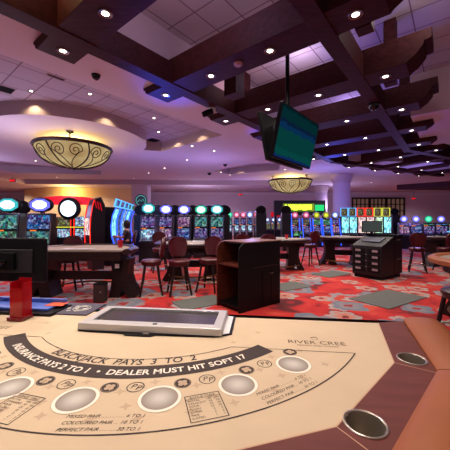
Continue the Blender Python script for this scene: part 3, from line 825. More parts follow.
# monitor on arm
mo = thing('display_monitor', 'black monitor seen from behind on a pole at left edge of near table', 'monitor', (-1.41, 1.87, 0), TRZ)
MB().box((.03, .0, 1.24), (.46, .035, .285)).build('casing', M['black'], mo, bevel=.012)
MB().box((.03, -.02, 1.235), (.30, .02, .15)).build('rear_panel', mat('black_matte', (30, 26, 30), .55), mo, bevel=.006)
m = MB(); m.box((.02, -.045, 1.235), (.11, .03, .11)); m.build('vesa_bracket', M['black'], mo, bevel=.004)
m = MB(); m.tube([(.02, -.05, 1.235), (.02, -.09, 1.235), (-.02, -.11, 1.20), (-.03, -.11, 1.16)], .017, 10)
m.tube([(-.03, -.11, 1.22), (-.03, -.11, .955)], .020, 12); m.lathe([(.045, .93), (.045, .95), (.02, .965)], (-.03, -.11, 0), 20); m.build('arm', M['black_gloss'], mo, smooth=True)

# ================================================================== OTHER BLACKJACK TABLES
for k_, v_ in (('beam', .15), ('black', .2), ('dark', .2), ('darkwood', .3), ('redwood', .3)): M[k_].node_tree.nodes['Principled BSDF'].inputs['Specular IOR Level'].default_value = v_
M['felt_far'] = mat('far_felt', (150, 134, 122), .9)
def far_table(x, y, rz, label, leather, felt_m, w=.95, tray=True, lo=.46):
    t = thing('blackjack_table', label, 'gaming table', (x, y, 0), rz, 'blackjack tables round the pit')
    def D(r, dx=0, back=.35):   # half-round outline, dealer side +Y
        pts = [(r*math.sin(a), -r*math.cos(a)*.88) for a in [(-PI/2 + PI*i/28) for i in range(29)]]
        return pts + [(r, back), (-r, back)]
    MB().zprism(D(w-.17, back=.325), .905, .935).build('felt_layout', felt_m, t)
    m = MB(); o = [(w*math.sin(a), -w*math.cos(a)*.88) for a in [(-PI/2 + PI*i/28) for i in range(29)]]; o = [(w, .34)] + o[::-1] + [(-w, .34)]
    pr = [(-.16, .86), (-.16, .93), (-.12, .955), (-.05, .96), (0, .93), (0, .88), (-.03, .86)]
    rings = []
    for px_, py_ in o:
        l = math.hypot(px_, min(py_, 0)) or 1; ux, uy = (px_/l, min(py_, 0)/l)
        rings.append([m.bm.verts.new((px_+ux*d, py_+uy*d, z)) for d, z in pr])
    for a_, b_ in zip(rings, rings[1:]):
        for k in range(len(pr)): m.face([a_[k], a_[(k+1) % len(pr)], b_[(k+1) % len(pr)], b_[k]])
    m.face(rings[0]); m.face(rings[-1][::-1]); m.build('armrest', leather, t, smooth=True)
    MB().zprism(D(w-.2, back=.345), .74, .904).build('apron', M['darkwood'], t)
    for sx in (-1, 1):
        P_ = [(-.18, .74), (-.16, .4), (-.2, .12), (-.24, 0), (-.02, 0), (.03, .2), (.08, .12), (.16, 0), (.30, 0), (.27, .09), (.18, .24), (.13, .42), (.14, .6), (.18, .74)]
        m = MB(); m.yprism([(lo*sx + sx*px_, pz_) for px_, pz_ in P_], -.26, .16)
        m.build('leg', M['darkwood'], t, bevel=.01)
    MB().box((0, -.05, .40), (lo*2-.32, .06, .17)).build('stretcher', M['darkwood'], t)
    m = MB(); m.tube([(.62*math.sin(a), -.1-.5*math.cos(a), .16) for a in [(-PI/2.4 + PI/1.2*i/16) for i in range(17)]], .02, 8); m.build('footrest', mat('brass_rail', (120, 84, 50), .35, metal=.7), t, smooth=True)
    if tray:
        MB().box((0, .2, .942), (.56, .2, .02)).build('chip_tray', M['silver'], t, bevel=.004)
    return t
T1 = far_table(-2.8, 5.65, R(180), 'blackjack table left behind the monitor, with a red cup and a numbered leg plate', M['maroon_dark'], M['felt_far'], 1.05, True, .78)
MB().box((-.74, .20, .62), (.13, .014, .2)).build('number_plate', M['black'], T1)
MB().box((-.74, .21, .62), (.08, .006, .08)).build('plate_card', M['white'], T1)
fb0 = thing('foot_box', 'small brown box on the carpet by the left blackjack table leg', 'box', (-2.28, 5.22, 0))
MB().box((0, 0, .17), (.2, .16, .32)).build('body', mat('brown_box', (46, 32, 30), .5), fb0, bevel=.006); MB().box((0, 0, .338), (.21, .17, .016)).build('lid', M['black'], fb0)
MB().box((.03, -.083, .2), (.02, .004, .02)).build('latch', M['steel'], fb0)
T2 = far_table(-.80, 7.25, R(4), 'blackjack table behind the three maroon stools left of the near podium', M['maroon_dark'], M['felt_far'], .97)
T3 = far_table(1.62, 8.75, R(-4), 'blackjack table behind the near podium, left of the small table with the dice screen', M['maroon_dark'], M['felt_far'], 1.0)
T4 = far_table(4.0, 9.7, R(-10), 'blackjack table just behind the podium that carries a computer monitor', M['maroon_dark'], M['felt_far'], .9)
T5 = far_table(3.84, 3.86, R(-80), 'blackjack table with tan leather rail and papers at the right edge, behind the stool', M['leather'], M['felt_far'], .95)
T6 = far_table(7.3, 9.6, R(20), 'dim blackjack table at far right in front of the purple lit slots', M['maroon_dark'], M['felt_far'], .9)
def cup(x, y, z, label, r=.035, h=.12, m_=None):
    t = thing('drinking_cup', label, 'cup', (x, y, z))
    MB().lathe([(0, 0), (r*.75, 0), (r, h), (r*.93, h), (r*.7, .008), (0, .008)], n=24).build('cup_body', m_ or M['red'], t, smooth=True)
    MB().lathe([(r*1.02, h-.006), (r*1.05, h), (r*1.02, h+.004)], n=24).build('cup_rim', m_ or M['red'], t, smooth=True)
cup(-2.15, 5.85, .936, 'red cup standing at the right end of the left blackjack table', .055, .15)
cup(1.85, 8.55, .936, 'tiny red cup on the blackjack table behind the near podium', .045, .12)
ds = thing('dice_screen', 'small greenish table display on a stand behind the kiosk podium', 'display', (2.35, 9.2, .936), R(10))
MB().box((0, 0, .13), (.34, .04, .17)).build('casing', M['black'], ds, bevel=.006); MB().box((0, -.022, .13), (.30, .005, .13)).build('screen', SCR['green'], ds)
MB().tube([(0, 0, 0), (0, 0, .05)], .03).build('stand', M['black'], ds)
for i, (dx, dy, rz) in enumerate(((-.1, .1, .2), (.15, .0, -.4))):
    c_, s_ = math.cos(R(-80)), math.sin(R(-80))
    X, Y = (-.15+dx), (-.35+dy)
    p = tag(MB().box((0, 0, .004), (.22, .3, .006)).build('paper_sheet', M['paper']), ('pale paper sheet on the tan railed table, nearer the rail', 'second pale paper sheet on the tan railed table, nearer its centre')[i], 'paper')
    p.location = (3.84+X*c_-Y*s_, 3.86+X*s_+Y*c_, .936+i*.0075); p.rotation_euler = (0, 0, rz)

# ================================================================== STOOLS
def make_stool(label, seat_m, loc, rz, back=True):
    t = thing('bar_stool', label, 'stool', loc, rz, 'maroon stools at the tables')      # faces local -Y... back at +Y
    m = MB(); m.lathe([(0, .575), (.17, .575), (.20, .59), (.205, .62), (.22, .64), (.22, .67), (.19, .695), (0, .705)], n=28, sy=.95); m.build('seat', seat_m, t, smooth=True)
    if back:
        m = MB(); nx, nz = 10, 8; rows_ = {}
        for side, th in ((0, 0.), (1, .05)):
            for i in range(nx+1):
                for j in range(nz+1):
                    u = -1 + 2*i/nx; f = j/nz
                    wd = .125 + .075*math.sin(PI*min(1, f*.75+.02))
                    wd *= math.sqrt(max(0.02, 1-(max(0, f-.72)/.30)**2*.62))
                    top = .74 + f*.41 - .02*u*u*f
                    rows_[side, i, j] = m.bm.verts.new((u*wd, .20+.06*f - .05*u*u + (th if side else 0), top))
        for i in range(nx):
            for j in range(nz):
                m.face([rows_[0, i, j], rows_[0, i+1, j], rows_[0, i+1, j+1], rows_[0, i, j+1]])
                m.face([rows_[1, i, j], rows_[1, i, j+1], rows_[1, i+1, j+1], rows_[1, i+1, j]])
        for i in range(nx):
            for j in (0, nz): m.face([rows_[0, i, j], rows_[0, i+1, j], rows_[1, i+1, j], rows_[1, i, j]])
        for j in range(nz):
            for i in (0, nx): m.face([rows_[0, i, j], rows_[0, i, j+1], rows_[1, i, j+1], rows_[1, i, j]])
        m.build('backrest', seat_m, t, smooth=True)
        m = MB()
        for sx in (-.09, .09): m.tube([(sx, .12, .62), (sx, .22, .70), (sx, .235, .85)], .014, 8)
        m.build('back_support', M['darkwood'], t)
    for sx in (-1, 1):
        for sy in (-1, 1):
            MB().tube([(sx*.12, sy*.12, .61), (sx*.16, sy*.16, .3), (sx*.215, sy*.215, .0)], [.026, .024, .02], 8).build('leg', M['darkwood'], t, smooth=True)
    m = MB(); m.tube([(.255*math.cos(2*PI*k/24), .255*math.sin(2*PI*k/24), .22) for k in range(24)], .010, 6, True); m.build('foot_ring', M['steel'], t, smooth=True)
    return t
st0 = make_stool('maroon stool turned sideways with its backrest to the right, first right of the left table', M['maroon'], (-1.5, 5.8, 0), R(-75))
st = [(-.93, 5.8, R(18), 'maroon stool facing the camera, middle of the three left of the podium'),
      (-.33, 6.05, R(-20), 'maroon stool half hidden by the near podium at its left side'),
      (.45, 7.5, R(180), 'maroon stool whose back shows above the left corner of the near podium'),
      (1.08, 7.35, R(180), 'maroon stool whose back shows above the right of the near podium'),
      (2.85, 9.5, R(200), 'maroon stool in the gap between the two tables left of the kiosk podium'),
      (5.6, 8.3, R(150), 'maroon stool in the dim corner right of the kiosk podium'),
      (6.5, 8.4, R(190), 'maroon stool at the dim far right table, nearest the camera'),
      (7.9, 8.6, R(200), 'maroon stool at right end of the dim far right table'),
      (-3.4, 6.22, R(8), 'dark maroon stool tucked under the far side of the left blackjack table'),
      (-1.9, 8.3, R(20), 'maroon stool behind the middle left table before the slot row')]
for x, y, rz, lb in st: dup(st0, (x, y, 0), rz, lb)
fs = make_stool('dark maroon backless stool at the right edge beside the near table', M['maroon_dark'], (2.76, 3.3, 0), R(10), back=False)
fs['group'] = 'backless stools'

# ================================================================== PODIUMS
PR = R(39)
p1 = thing('dealer_podium', 'near black podium with cherry open shelf side and rounded front corners', 'podium', (.22+.5*math.cos(PR)-.29*math.sin(PR), 4.55+.5*math.sin(PR)+.29*math.cos(PR), 0), PR)
def podium_side(y, mats_, name):
    m = MB(); pts = [(-.50, 0), (.50, 0), (.50, 1.12), (-.36, 1.12)]
    pts += [(-.36-.14*math.sin(k*PI/12), 0.98+.14*math.cos(k*PI/12)) for k in range(1, 7)]
    m.yprism(pts, y-.012, y+.012); return m.build(name, mats_, p1, bevel=.004)
podium_side(-.285, M['black'], 'side_panel'); podium_side(.285, M['redwood'], 'side_panel')
MB().box((.485, 0, .56), (.024, .546, 1.11)).build('back_panel', M['dark'], p1)
MB().box((.07, 0, 1.108), (.84, .546, .024)).build('top', M['dark'], p1)
MB().box((.07, 0, 1.129), (.86, .60, .018)).build('top_slab', mat('top_laminate', (128, 96, 84), .3), p1, bevel=.004)
MB().box((-.02, 0, .74), (.92, .546, .024)).build('shelf', M['redwood'], p1)
MB().box((-.02, 0, .07), (.92, .546, .024)).build('shelf', M['dark'], p1)
MB().box((.0, 0, .40), (.02, .546, .65)).build('inner_panel', M['dark'], p1)
for k in range(2):
    d = MB().box((.14+.22*k+.0, -.301, .34), (.212, .008, .60)).build('door', M['dark'], p1, bevel=.003)
    m = MB(); m.lathe([(0, .02), (.010, .016), (.006, 0)], (.14+.22*k + (.085 if k == 0 else -.085), -.305, .57), 12, M4=rot90); m.build('knob', M['steel'], d, smooth=True)
MB().box((.14, -.299, .70), (.66, .004, .006)).build('drawer_line', mat('edge_brown', (70, 40, 30), .5), p1)
pp = tag(MB().box((0, 0, .006), (.16, .12, .012)).build('notepad', mat('yellow_paper', (190, 180, 40), .7)), 'yellow notepad on the open shelf of the near podium', 'notepad')
q = Matrix.Rotation(PR, 3, 'Z') @ Vector((-.15, -.05, 0)); pp.location = (p1.location.x+q.x, p1.location.y+q.y, .752)
bt = tag(MB().lathe([(0, 0), (.035, 0), (.035, .16), (.014, .2), (.014, .24), (0, .24)], n=20).build('plastic_bottle', mat('bottle_clear', (120, 96, 110), .2), smooth=True), 'small clear bottle on the bottom shelf of the near podium', 'bottle')
q = Matrix.Rotation(PR, 3, 'Z') @ Vector((-.35, -.16, 0)); bt.location = (p1.location.x+q.x, p1.location.y+q.y, .082)

KR = R(35)
kx, ky = 3.85, 7.0; KW, KD = 1.09, .77
p2 = thing('kiosk_podium', 'black pit podium with sloped top and drawers with white label plates', 'podium', (kx+KW/2*math.cos(KR)-KD/2*math.sin(KR), ky+KW/2*math.sin(KR)+KD/2*math.cos(KR), 0), KR)
MB().box((0, 0, .05), (KW-.08, KD-.08, .10)).build('plinth', M['black'], p2)
m = MB(); m.yprism([(-KW/2, .09), (KW/2, .09), (KW/2, 1.08), (.12, 1.08), (-KW/2, .84)], -KD/2, KD/2); m.build('cabinet', mat('black_satin', (9, 7, 9), .5), p2, bevel=.008)
MB().box((KW/2-.22, 0, 1.095), (.46, KD+.03, .03)).build('top_slab', M['black'], p2, bevel=.006)
MB().box((-.2, 0, .985), (.30, KD*.62, .02), M4=Matrix.Rotation(-R(19.5), 4, 'Y')).build('keyboard', mat('keyboard_grey', (70, 70, 84), .5), p2, bevel=.004)
m = MB(); m.box((.1, 0, 1.10), (.03, KD-.06, .04)); m.build('ledge', M['black'], p2)
for c_ in (-1, 1):
    for r_ in range(4):
        d = MB().box((-KW/2-.006, c_*.19-.0, .70-.155*r_), (.012, .32, .14)).build('drawer', M['black'], p2, bevel=.003)
        MB().box((-KW/2-.014, c_*.22, .715-.155*r_), (.004, .14, .055)).build('label_plate', mat('label_plate', (150, 132, 136), .5), d)
for k in range(3):
    m = MB(); m.lathe([(0, .014), (.012, .012), (.012, 0)], (-KW/2-.012, 0, .62-.155*k), 12, M4=Matrix.Rotation(-PI/2, 4, 'Y')); m.build('lock', M['steel'], p2)
for k in range(2):
    m = MB(); z = .98-.5*k; m.tube([(.25, -KD/2-.002, z), (.25, -KD/2-.03, z), (.37, -KD/2-.03, z), (.37, -KD/2-.002, z)], .01, 6); m.build('handle', M['steel'], p2)
MB().box((.12, -KD/2-.002, .585), (.012, .006, .97)).build('seam_strip', M['black_gloss'], p2)
q = Matrix.Rotation(KR, 3, 'Z') @ Vector((.18, .12, 0))
cm = thing('computer_monitor', 'dark computer monitor facing the camera on the kiosk podium', 'monitor', (p2.location.x+q.x-.12, p2.location.y+q.y, 1.111), R(-8))
MB().box((0, 0, .21), (.52, .04, .31)).build('casing', M['black'], cm, bevel=.006)
def mon_tex():
    m = mat('monitor_screen', (24, 30, 34), .2, emis=(90, 100, 96), es=.35); return m
MB().box((0, -.022, .212), (.48, .004, .27)).build('screen', mon_tex(), cm)
MB().box((0, .03, .08), (.06, .03, .16)).build('neck', M['black'], cm); MB().box((0, .03, .008), (.22, .16, .014)).build('base', M['black'], cm)

# floor mats
def fmat(x, y, w, d, rz, label):
    o = tag(MB().box((0, 0, .007), (w, d, .012)).build('floor_mat', M['grey_mat'], bevel=.004), label, 'mat', 'grey anti-fatigue mats'); o.location = (x, y, 0); o.rotation_euler = (0, 0, rz)
fmat(3.12, 5.45, 1.35, .75, R(32), 'grey rubber mat on the open carpet in front of the kiosk podium')
fmat(-.45, 5.2, .9, .6, R(33), 'grey rubber mat on the floor left of the near podium') 
fmat(1.45, 6.45, .9, .6, R(30), 'grey rubber mat on the floor right of the near podium')
fmat(2.95, 7.9, 1.0, .6, R(34), 'small grey rubber mat at the left foot of the kiosk podium')

# ================================================================== SLOT MACHINES
cab_m = mat('slot_cabinet', (22, 18, 26), .3); chrome = mat('slot_chrome', (150, 140, 160), .2, metal=.9)
def slot(x, y, rz, label, group, w=.62, top='oval', tc='white', scr=('teal', 'pale'), neon=None, ht=1.72, th=.3):
    """upright video slot; local -Y is the player's side"""
    t = thing('slot_machine', label, 'slot machine', (x, y, 0), rz, group)
    d = .55
    m = MB(); m.xprism([(-d/2, 0), (d/2, 0), (d/2, ht), (-.02, ht), (-.10, 1.2), (-.14, .82), (-d/2-.02, .72), (-d/2-.02, .62), (-d/2, .58)], -w/2, w/2); m.build('cabinet', cab_m, t, bevel=.012)
    m = MB(); a1 = math.atan2(.08, ht-1.2)
    m.box((0, -.075, (1.23+ht-.05)/2), (w-.1, .03, ht-.05-1.25), M4=Matrix.Rotation(-a1*1.0, 4, 'X')); m.build('upper_screen', SCR[scr[0]], t)
    m = MB(); m.box((0, -.135, 1.0), (w-.1, .03, .33), M4=Matrix.Rotation(-.10, 4, 'X')); m.build('lower_screen', SCR[scr[1]], t)
    m = MB(); m.box((-.13, -.125, 1.195), (.16, .03, .035)); m.build('lit_strip', NEON['orange'], t)
    m = MB(); m.box((0, -.21, .79), (w-.08, .14, .02), M4=Matrix.Rotation(.5, 4, 'X')); m.build('button_deck', chrome, t)
    m = MB()
    for sx in (-1, 1): m.tube([(sx*(w/2-.02), -.17, .82), (sx*(w/2-.02), -.115, 1.2), (sx*(w/2-.02), -.035, ht)], .009, 6)
    m.build('side_trim', chrome, t)
    if neon:
        m = MB()
        for sx in (-1, 1):
            m.tube([(sx*w/2, -.30, .1), (sx*w/2, -.33, .45), (sx*w/2, -.28, .7), (sx*w/2, -.17, .95), (sx*w/2, -.11, 1.25), (sx*w/2, -.04, ht)], .02, 6)
        m.build('neon_edge', NEON[neon], t)
    zc = ht+th*.62
    if top == 'oval':
        m = MB(); m.lathe([(0, .07), (.9, .07), (1.0, .03), (1.0, -.05), (0, -.05)], (0, .06, 0), 36, M4=Matrix.Translation((0, 0, zc)) @ rot90 @ Matrix.Diagonal((w*.5, th*.55, 1, 1))); m.build('topper_housing', M['black'], t, smooth=True)
        m = MB(); m.lathe([(0, .10), (.4, .098), (.62, .092)], (0, .06, 0), 8, M4=Matrix.Translation((0, 0, zc)) @ rot90 @ Matrix.Diagonal((w*.5, th*.55, 1, 1)) @ Matrix.Rotation(PI/8, 4, 'Z')); m.build('topper_sign', NEON['white'], t)
        m = MB(); m.lathe([(.62, .090), (.88, .075)], (0, .06, 0), 8, M4=Matrix.Translation((0, 0, zc)) @ rot90 @ Matrix.Diagonal((w*.5, th*.55, 1, 1)) @ Matrix.Rotation(PI/8, 4, 'Z')); m.build('topper_rim', RIM[tc], t)
    elif top == 'round':
        m = MB(); m.lathe([(0, .07), (.95, .07), (1.0, .03), (1.0, -.05), (0, -.05)], (0, .06, 0), 32, M4=Matrix.Translation((0, 0, zc)) @ rot90 @ Matrix.Diagonal((th*.6, th*.6, 1, 1))); m.build('topper_housing', chrome, t, smooth=True)
        m = MB(); m.lathe([(0, .085), (.5, .080)], (0, .06, 0), 24, M4=Matrix.Translation((0, 0, zc)) @ rot90 @ Matrix.Diagonal((th*.6, th*.6, 1, 1))); m.build('topper_sign', NEON[tc], t)
        m = MB(); m.lathe([(.5, .080), (.85, .073)], (0, .06, 0), 24, M4=Matrix.Translation((0, 0, zc)) @ rot90 @ Matrix.Diagonal((th*.6, th*.6, 1, 1))); m.build('topper_rim', RIM[tc], t)
    MB().tube([(0, .1, ht), (0, .1, ht+th*.3)], .04, 8).build('topper_neck', M['black'], t)
    return t
# black domed caps of the machines standing back to back
def back_cap(x, y, label):
    t = thing('machine_cap', label, 'slot machine', (x, y, 0), 0, 'back-to-back machines behind the slot row')
    MB().box((0, 0, .86), (.5, .4, 1.72)).build('cabinet', cab_m, t, bevel=.01)
    m = MB(); m.lathe([(0, .06), (.9, .06), (1, 0), (.9, -.06), (0, -.06)], (0, 0, 1.92), 28, M4=rot90 @ Matrix.Diagonal((.3, .24, 1, 1))); m.build('topper_back', M['black'], t, smooth=True)
def px(xp, d): return (xp-225)/285*d

for x_, tc, sc, nm_ in ((8, 'teal', ('teal', 'green'), 'white-green eight-sided topper, at the left edge of the picture'), (40, 'lilac', ('blue', 'teal'), 'white-violet eight-sided topper, right of the one at left edge')):
    slot(px(x_, 8.4), 8.4, R(8), 'slot machine with glowing %s' % nm_, 'front left slots', .68, 'oval', tc, sc, th=.4, ht=1.70)
for i, (x_, tc, sc, w) in enumerate(((148.5, 'teal', ('violet', 'pale'), .56), (166, 'lilac', ('violet', 'pink'), .56), (184, 'lilac', ('pink', 'blue'), .56), (201, 'green', ('teal', 'violet'), .56), (217, 'teal', ('teal', 'violet'), .56))):
    d = (10.3, 11.2, 11.4, 11.5, 11.3)[i]
    slot(px(x_, d), d, 0, 'slot machine %s from the left in the row behind the maroon stools, %s topper' % (ordw(i), {'teal': 'teal white', 'lilac': 'violet white', 'green': 'green white'}[tc]), 'slots behind the maroon stools', w, 'oval', tc, sc, th=.38, ht=1.68)
for i, x_ in enumerate((141, 157.5, 175, 192.5, 209, 224)):
    d = 12.4; back_cap(px(x_, d), d+.0, 'black domed back of a machine, %s from left behind the maroon stool row' % ordw(i))
back_cap(px(22, 9.6), 9.6, 'black domed machine back between the two glowing toppers at far left')
for i, (x_, tc, sc) in enumerate(((229.5, 'green', ('teal', 'pale')), (236.6, 'pink', ('blue', 'pale')), (243.2, 'pink', ('violet', 'pale')), (249.8, 'white', ('blue', 'pale')), (256.5, 'pink', ('pink', 'blue')))):
    slot(px(x_, 18), 18, 0, 'small distant slot machine, %s from left in the far row at centre' % ordw(i), 'far centre slots', .33, 'round', tc, sc, th=.34, ht=1.62)
for i, x_ in enumerate((267.5, 273.5, 279.5)):
    slot(px(x_, 22), 22, 0, 'low distant slot machine %s from left under the small red panel' % ordw(i), 'far low slots', .44, 'round', 'white', ('pale', 'warm'), th=.26, ht=1.36)
t = thing('red_panel', 'small red display panel above the low distant slot machines', 'sign', (px(275.5, 22.6), 22.6, 0))
MB().box((0, 0, 1.95), (.72, .08, .36)).build('panel', NEON['redsoft'], t); MB().tube([(-.25, .05, 0), (-.25, .05, 1.9)], .03).build('post', M['black'], t); MB().tube([(.25, .05, 0), (.25, .05, 1.9)], .03).build('post', M['black'], t)
def tower(x, y, label, neon=None, w=.5):
    t = thing('slot_tower', label, 'slot machine', (x, y, 0), 0, 'dark machine towers')
    m = MB(); m.xprism([(-.3, 0), (.3, 0), (.3, 1.75), (0, 1.9), (-.15, 1.75), (-.2, .8), (-.35, .65)], -w/2, w/2); m.build('cabinet', cab_m, t, bevel=.01)
    m = MB(); m.lathe([(0, .06), (.9, .06), (1, 0), (.9, -.06), (0, -.06)], (0, 0, 2.0), 24, M4=rot90 @ Matrix.Diagonal((.26, .22, 1, 1))); m.build('topper_back', M['black'], t, smooth=True)
    if neon:
        m = MB(); m.tube([(w/2+.01, -.32, .5), (w/2+.01, -.22, .9), (w/2+.01, -.15, 1.4), (w/2+.01, -.05, 1.8)], .025, 6); m.build('neon_edge', NEON[neon], t)
tower(px(261, 14), 14, 'dark machine tower with round black top at the end of the far centre row')
tower(px(286, 14), 14, 'dark machine tower with blue neon edge left of the blue edged slots', 'blue', .44)
for i, (x_, tc, sc) in enumerate(((295, 'pink', ('warm', 'violet')), (306, 'pink', ('warm', 'violet')), (316.5, 'yellow', ('green', 'violet')), (326, 'yellow', ('green', 'blue')), (335, 'white', ('violet', 'pink')))):
    slot(px(x_, 16), 16, 0, 'blue neon edged slot machine %s from left before the yellow bar sign, %s topper' % (ordw(i), {'pink': 'pink white', 'yellow': 'yellow', 'white': 'white'}[tc]), 'blue edged slots', .45, 'round', tc, sc, 'blue', th=.32, ht=1.58)
def framed(x, y, rz, label, fc, sc):
    t = thing('slot_machine', label, 'slot machine', (x, y, 0), rz, 'square framed slots')
    w = .44
    MB().box((0, .1, .85), (w, .4, 1.7)).build('cabinet', cab_m, t)
    MB().box((0, -.11, 1.22), (w-.06, .02, .86)).build('main_screen', SCR[sc], t)
    MB().box((0, -.2, .72), (w-.04, .22, .06)).build('button_deck', chrome, t)
    MB().box((0, .1, 1.93), (w-.08, .1, .42)).build('top_screen', SCR['warm'], t)
    m = MB(); z0, z1 = 1.71, 2.17; X = w/2-.02
    m.tube([(-X, .03, z0), (X, .03, z0), (X, .03, z1), (-X, .03, z1)], .028, 6, True); m.build('neon_frame', NEON[fc], t)
for i, (x_, fc, sc) in enumerate(((344.5, 'cyan', 'cyan'), (352.5, 'cyan', 'cyan'), (361, 'red', 'rose'), (369.5, 'red', 'rose'), (378, 'yellow', 'lime'), (386.5, 'yellow', 'cyan'))):
    nm_ = {'cyan': 'blue', 'red': 'red', 'yellow': 'yellow'}[fc]
    framed(px(x_, 16), 16, 0, 'tall slot machine with square %s neon frame, the %s of its pair' % (nm_, 'left' if i % 2 == 0 else 'right'), fc, sc)
tower(px(394.5, 17), 17, 'dark machine tower right of the yellow framed slots', None, .4)
for i, (x_, tc, sc) in enumerate(((404, 'lilac', ('violet', 'pink')), (416, 'lilac', ('violet', 'blue')), (428.5, 'green', ('green', 'violet')), (441, 'lilac', ('blue', 'violet')), (454, 'white', ('green', 'pale')))):
    slot(px(x_, 15), 15, R(-25), 'slot machine %s from left in the violet lit row at right edge' % ordw(i), 'right edge slots', .54, 'round', tc, sc, th=.32, ht=1.35)
for i, (x0, x1, z, d) in enumerate(((5.6/0.57, 11.9, .98, 12.6), (5.9/0.57, 12.2, .74, 13.2))):
    o = tag(MB().box(((x0+x1)/2, d, z), (x1-x0, .05, .04)).build('light_bar', NEON['cyan']), ('upper', 'lower')[i]+' pale blue light bar running before the violet lit slots', 'light')
    o2_ = None
t = thing('bar_rail', 'dark rail counter carrying the blue light bars at right', 'counter', (10.9, 13.0, 0))
MB().box((0, -.02, .36), (2.6, .5, .68)).build('counter_body', M['dark'], t); MB().box((-1.32, -.37, .5), (.06, .06, 1.0)).build('post', M['dark'], t); MB().box((1.32, -.37, .5), (.06, .06, 1.0)).build('post', M['dark'], t)

# red canopy carousel -----------------------------------------------
rc = thing('slot_carousel', 'red canopied slot carousel with a big round white lit sign', 'slot machine', (-5.75, 10.9, 0), 0)
m = MB()
for i in range(20):
    f0, f1 = i/20, (i+1)/20
    def pt(f, o, z): a = R(-62+124*f); return (1.38*math.sin(a)*1.0, -.75*math.cos(a)+o, z)
    zt = lambda f: 2.24+.12*math.sin(PI*f)
    a, b = pt(f0, 0, 0), pt(f1, 0, 0)
    m.ngon([(a[0], a[1], 2.04), (b[0], b[1], 2.04), (b[0], b[1], zt(f1)), (a[0], a[1], zt(f0))])
    m.ngon([(a[0], a[1], zt(f0)), (b[0], b[1], zt(f1)), (b[0]*.6, .5, zt(f1)), (a[0]*.6, .5, zt(f0))])
bmesh.ops.remove_doubles(m.bm, verts=m.bm.verts, dist=1e-4)
m.build('canopy', mat('red_canopy', (200, 20, 40), .4, emis=(225, 20, 45), es=.8), rc)
m = MB(); m.lathe([(0, .06), (.35, .06), (.39, .03), (.39, -.06), (0, -.06)], (.26, -.86, 1.90), 40, M4=rot90); m.build('sign_housing', M['black'], rc, smooth=True)
m = MB(); m.lathe([(0, .09), (.15, .087), (.28, .07)], (.26, -.86, 1.90), 36, M4=rot90); m.build('round_sign', emit('round_white', (225, 240, 255), 2.2), rc, smooth=True)
for k, (xx, sc) in enumerate(((-.78, 'rose'), (-.14, 'warm'), (.52, 'pale'))):
    MB().box((xx, -.25, .8), (.52, .5, 1.6)).build('cabinet', cab_m, rc, bevel=.01)
    MB().box((xx, -.51, 1.45), (.44, .02, .34)).build('upper_screen', SCR[sc], rc); MB().box((xx, -.51, 1.02), (.44, .02, .30)).build('lower_screen', SCR['pale'], rc)
    m = MB()
    for sx in (-1, 1): m.tube([(xx+sx*.27, -.52, .9), (xx+sx*.27, -.52, 1.7)], .016, 6)
    m.build('neon_edge', NEON['red'], rc)
MB().box((-.1, -.53, 1.24), (1.9, .02, .03)).build('lit_strip', NEON['yellow'], rc)
for k, xx in enumerate((-1.0, .98)): MB().tube([(xx, -.3, 0), (xx, -.3, 2.0)], .05, 10).build('post', M['red'], rc)
# tall curved side with orange-red neon
sm = thing('slot_machine', 'curved machine with red neon front edge right of the red canopy', 'slot machine', (-3.95, 8.75, 0), R(-45)); sm.scale = (1, .6, 1)
m = MB(); cv = [(-.30, 0), (-.34, .3), (-.42, .8), (-.44, 1.2), (-.40, 1.6), (-.30, 1.95), (-.22, 2.1)]
m.xprism(cv[:1] + [(.25, 0), (.3, 1.95), (.1, 2.2)] + cv[::-1][:-1], -.22, .22); m.build('cabinet', cab_m, sm, bevel=.008)
for sx in (-.22, .22): MB().tube([(sx, y_-.01, z_) for y_, z_ in cv[2:]], .02, 6).build('neon_edge', NEON['red'], sm)
MB().box((0, -.445, 1.3), (.36, .02, .5)).build('main_screen', SCR['rose'], sm)
m = MB()
for k in range(3): m.box((.232, -.18+.13*k, 1.98-.04*k), (.012, .04, .26), M4=Matrix.Rotation(.35, 4, 'X'))
m.build('red_stripe', NEON['redsoft'], sm)

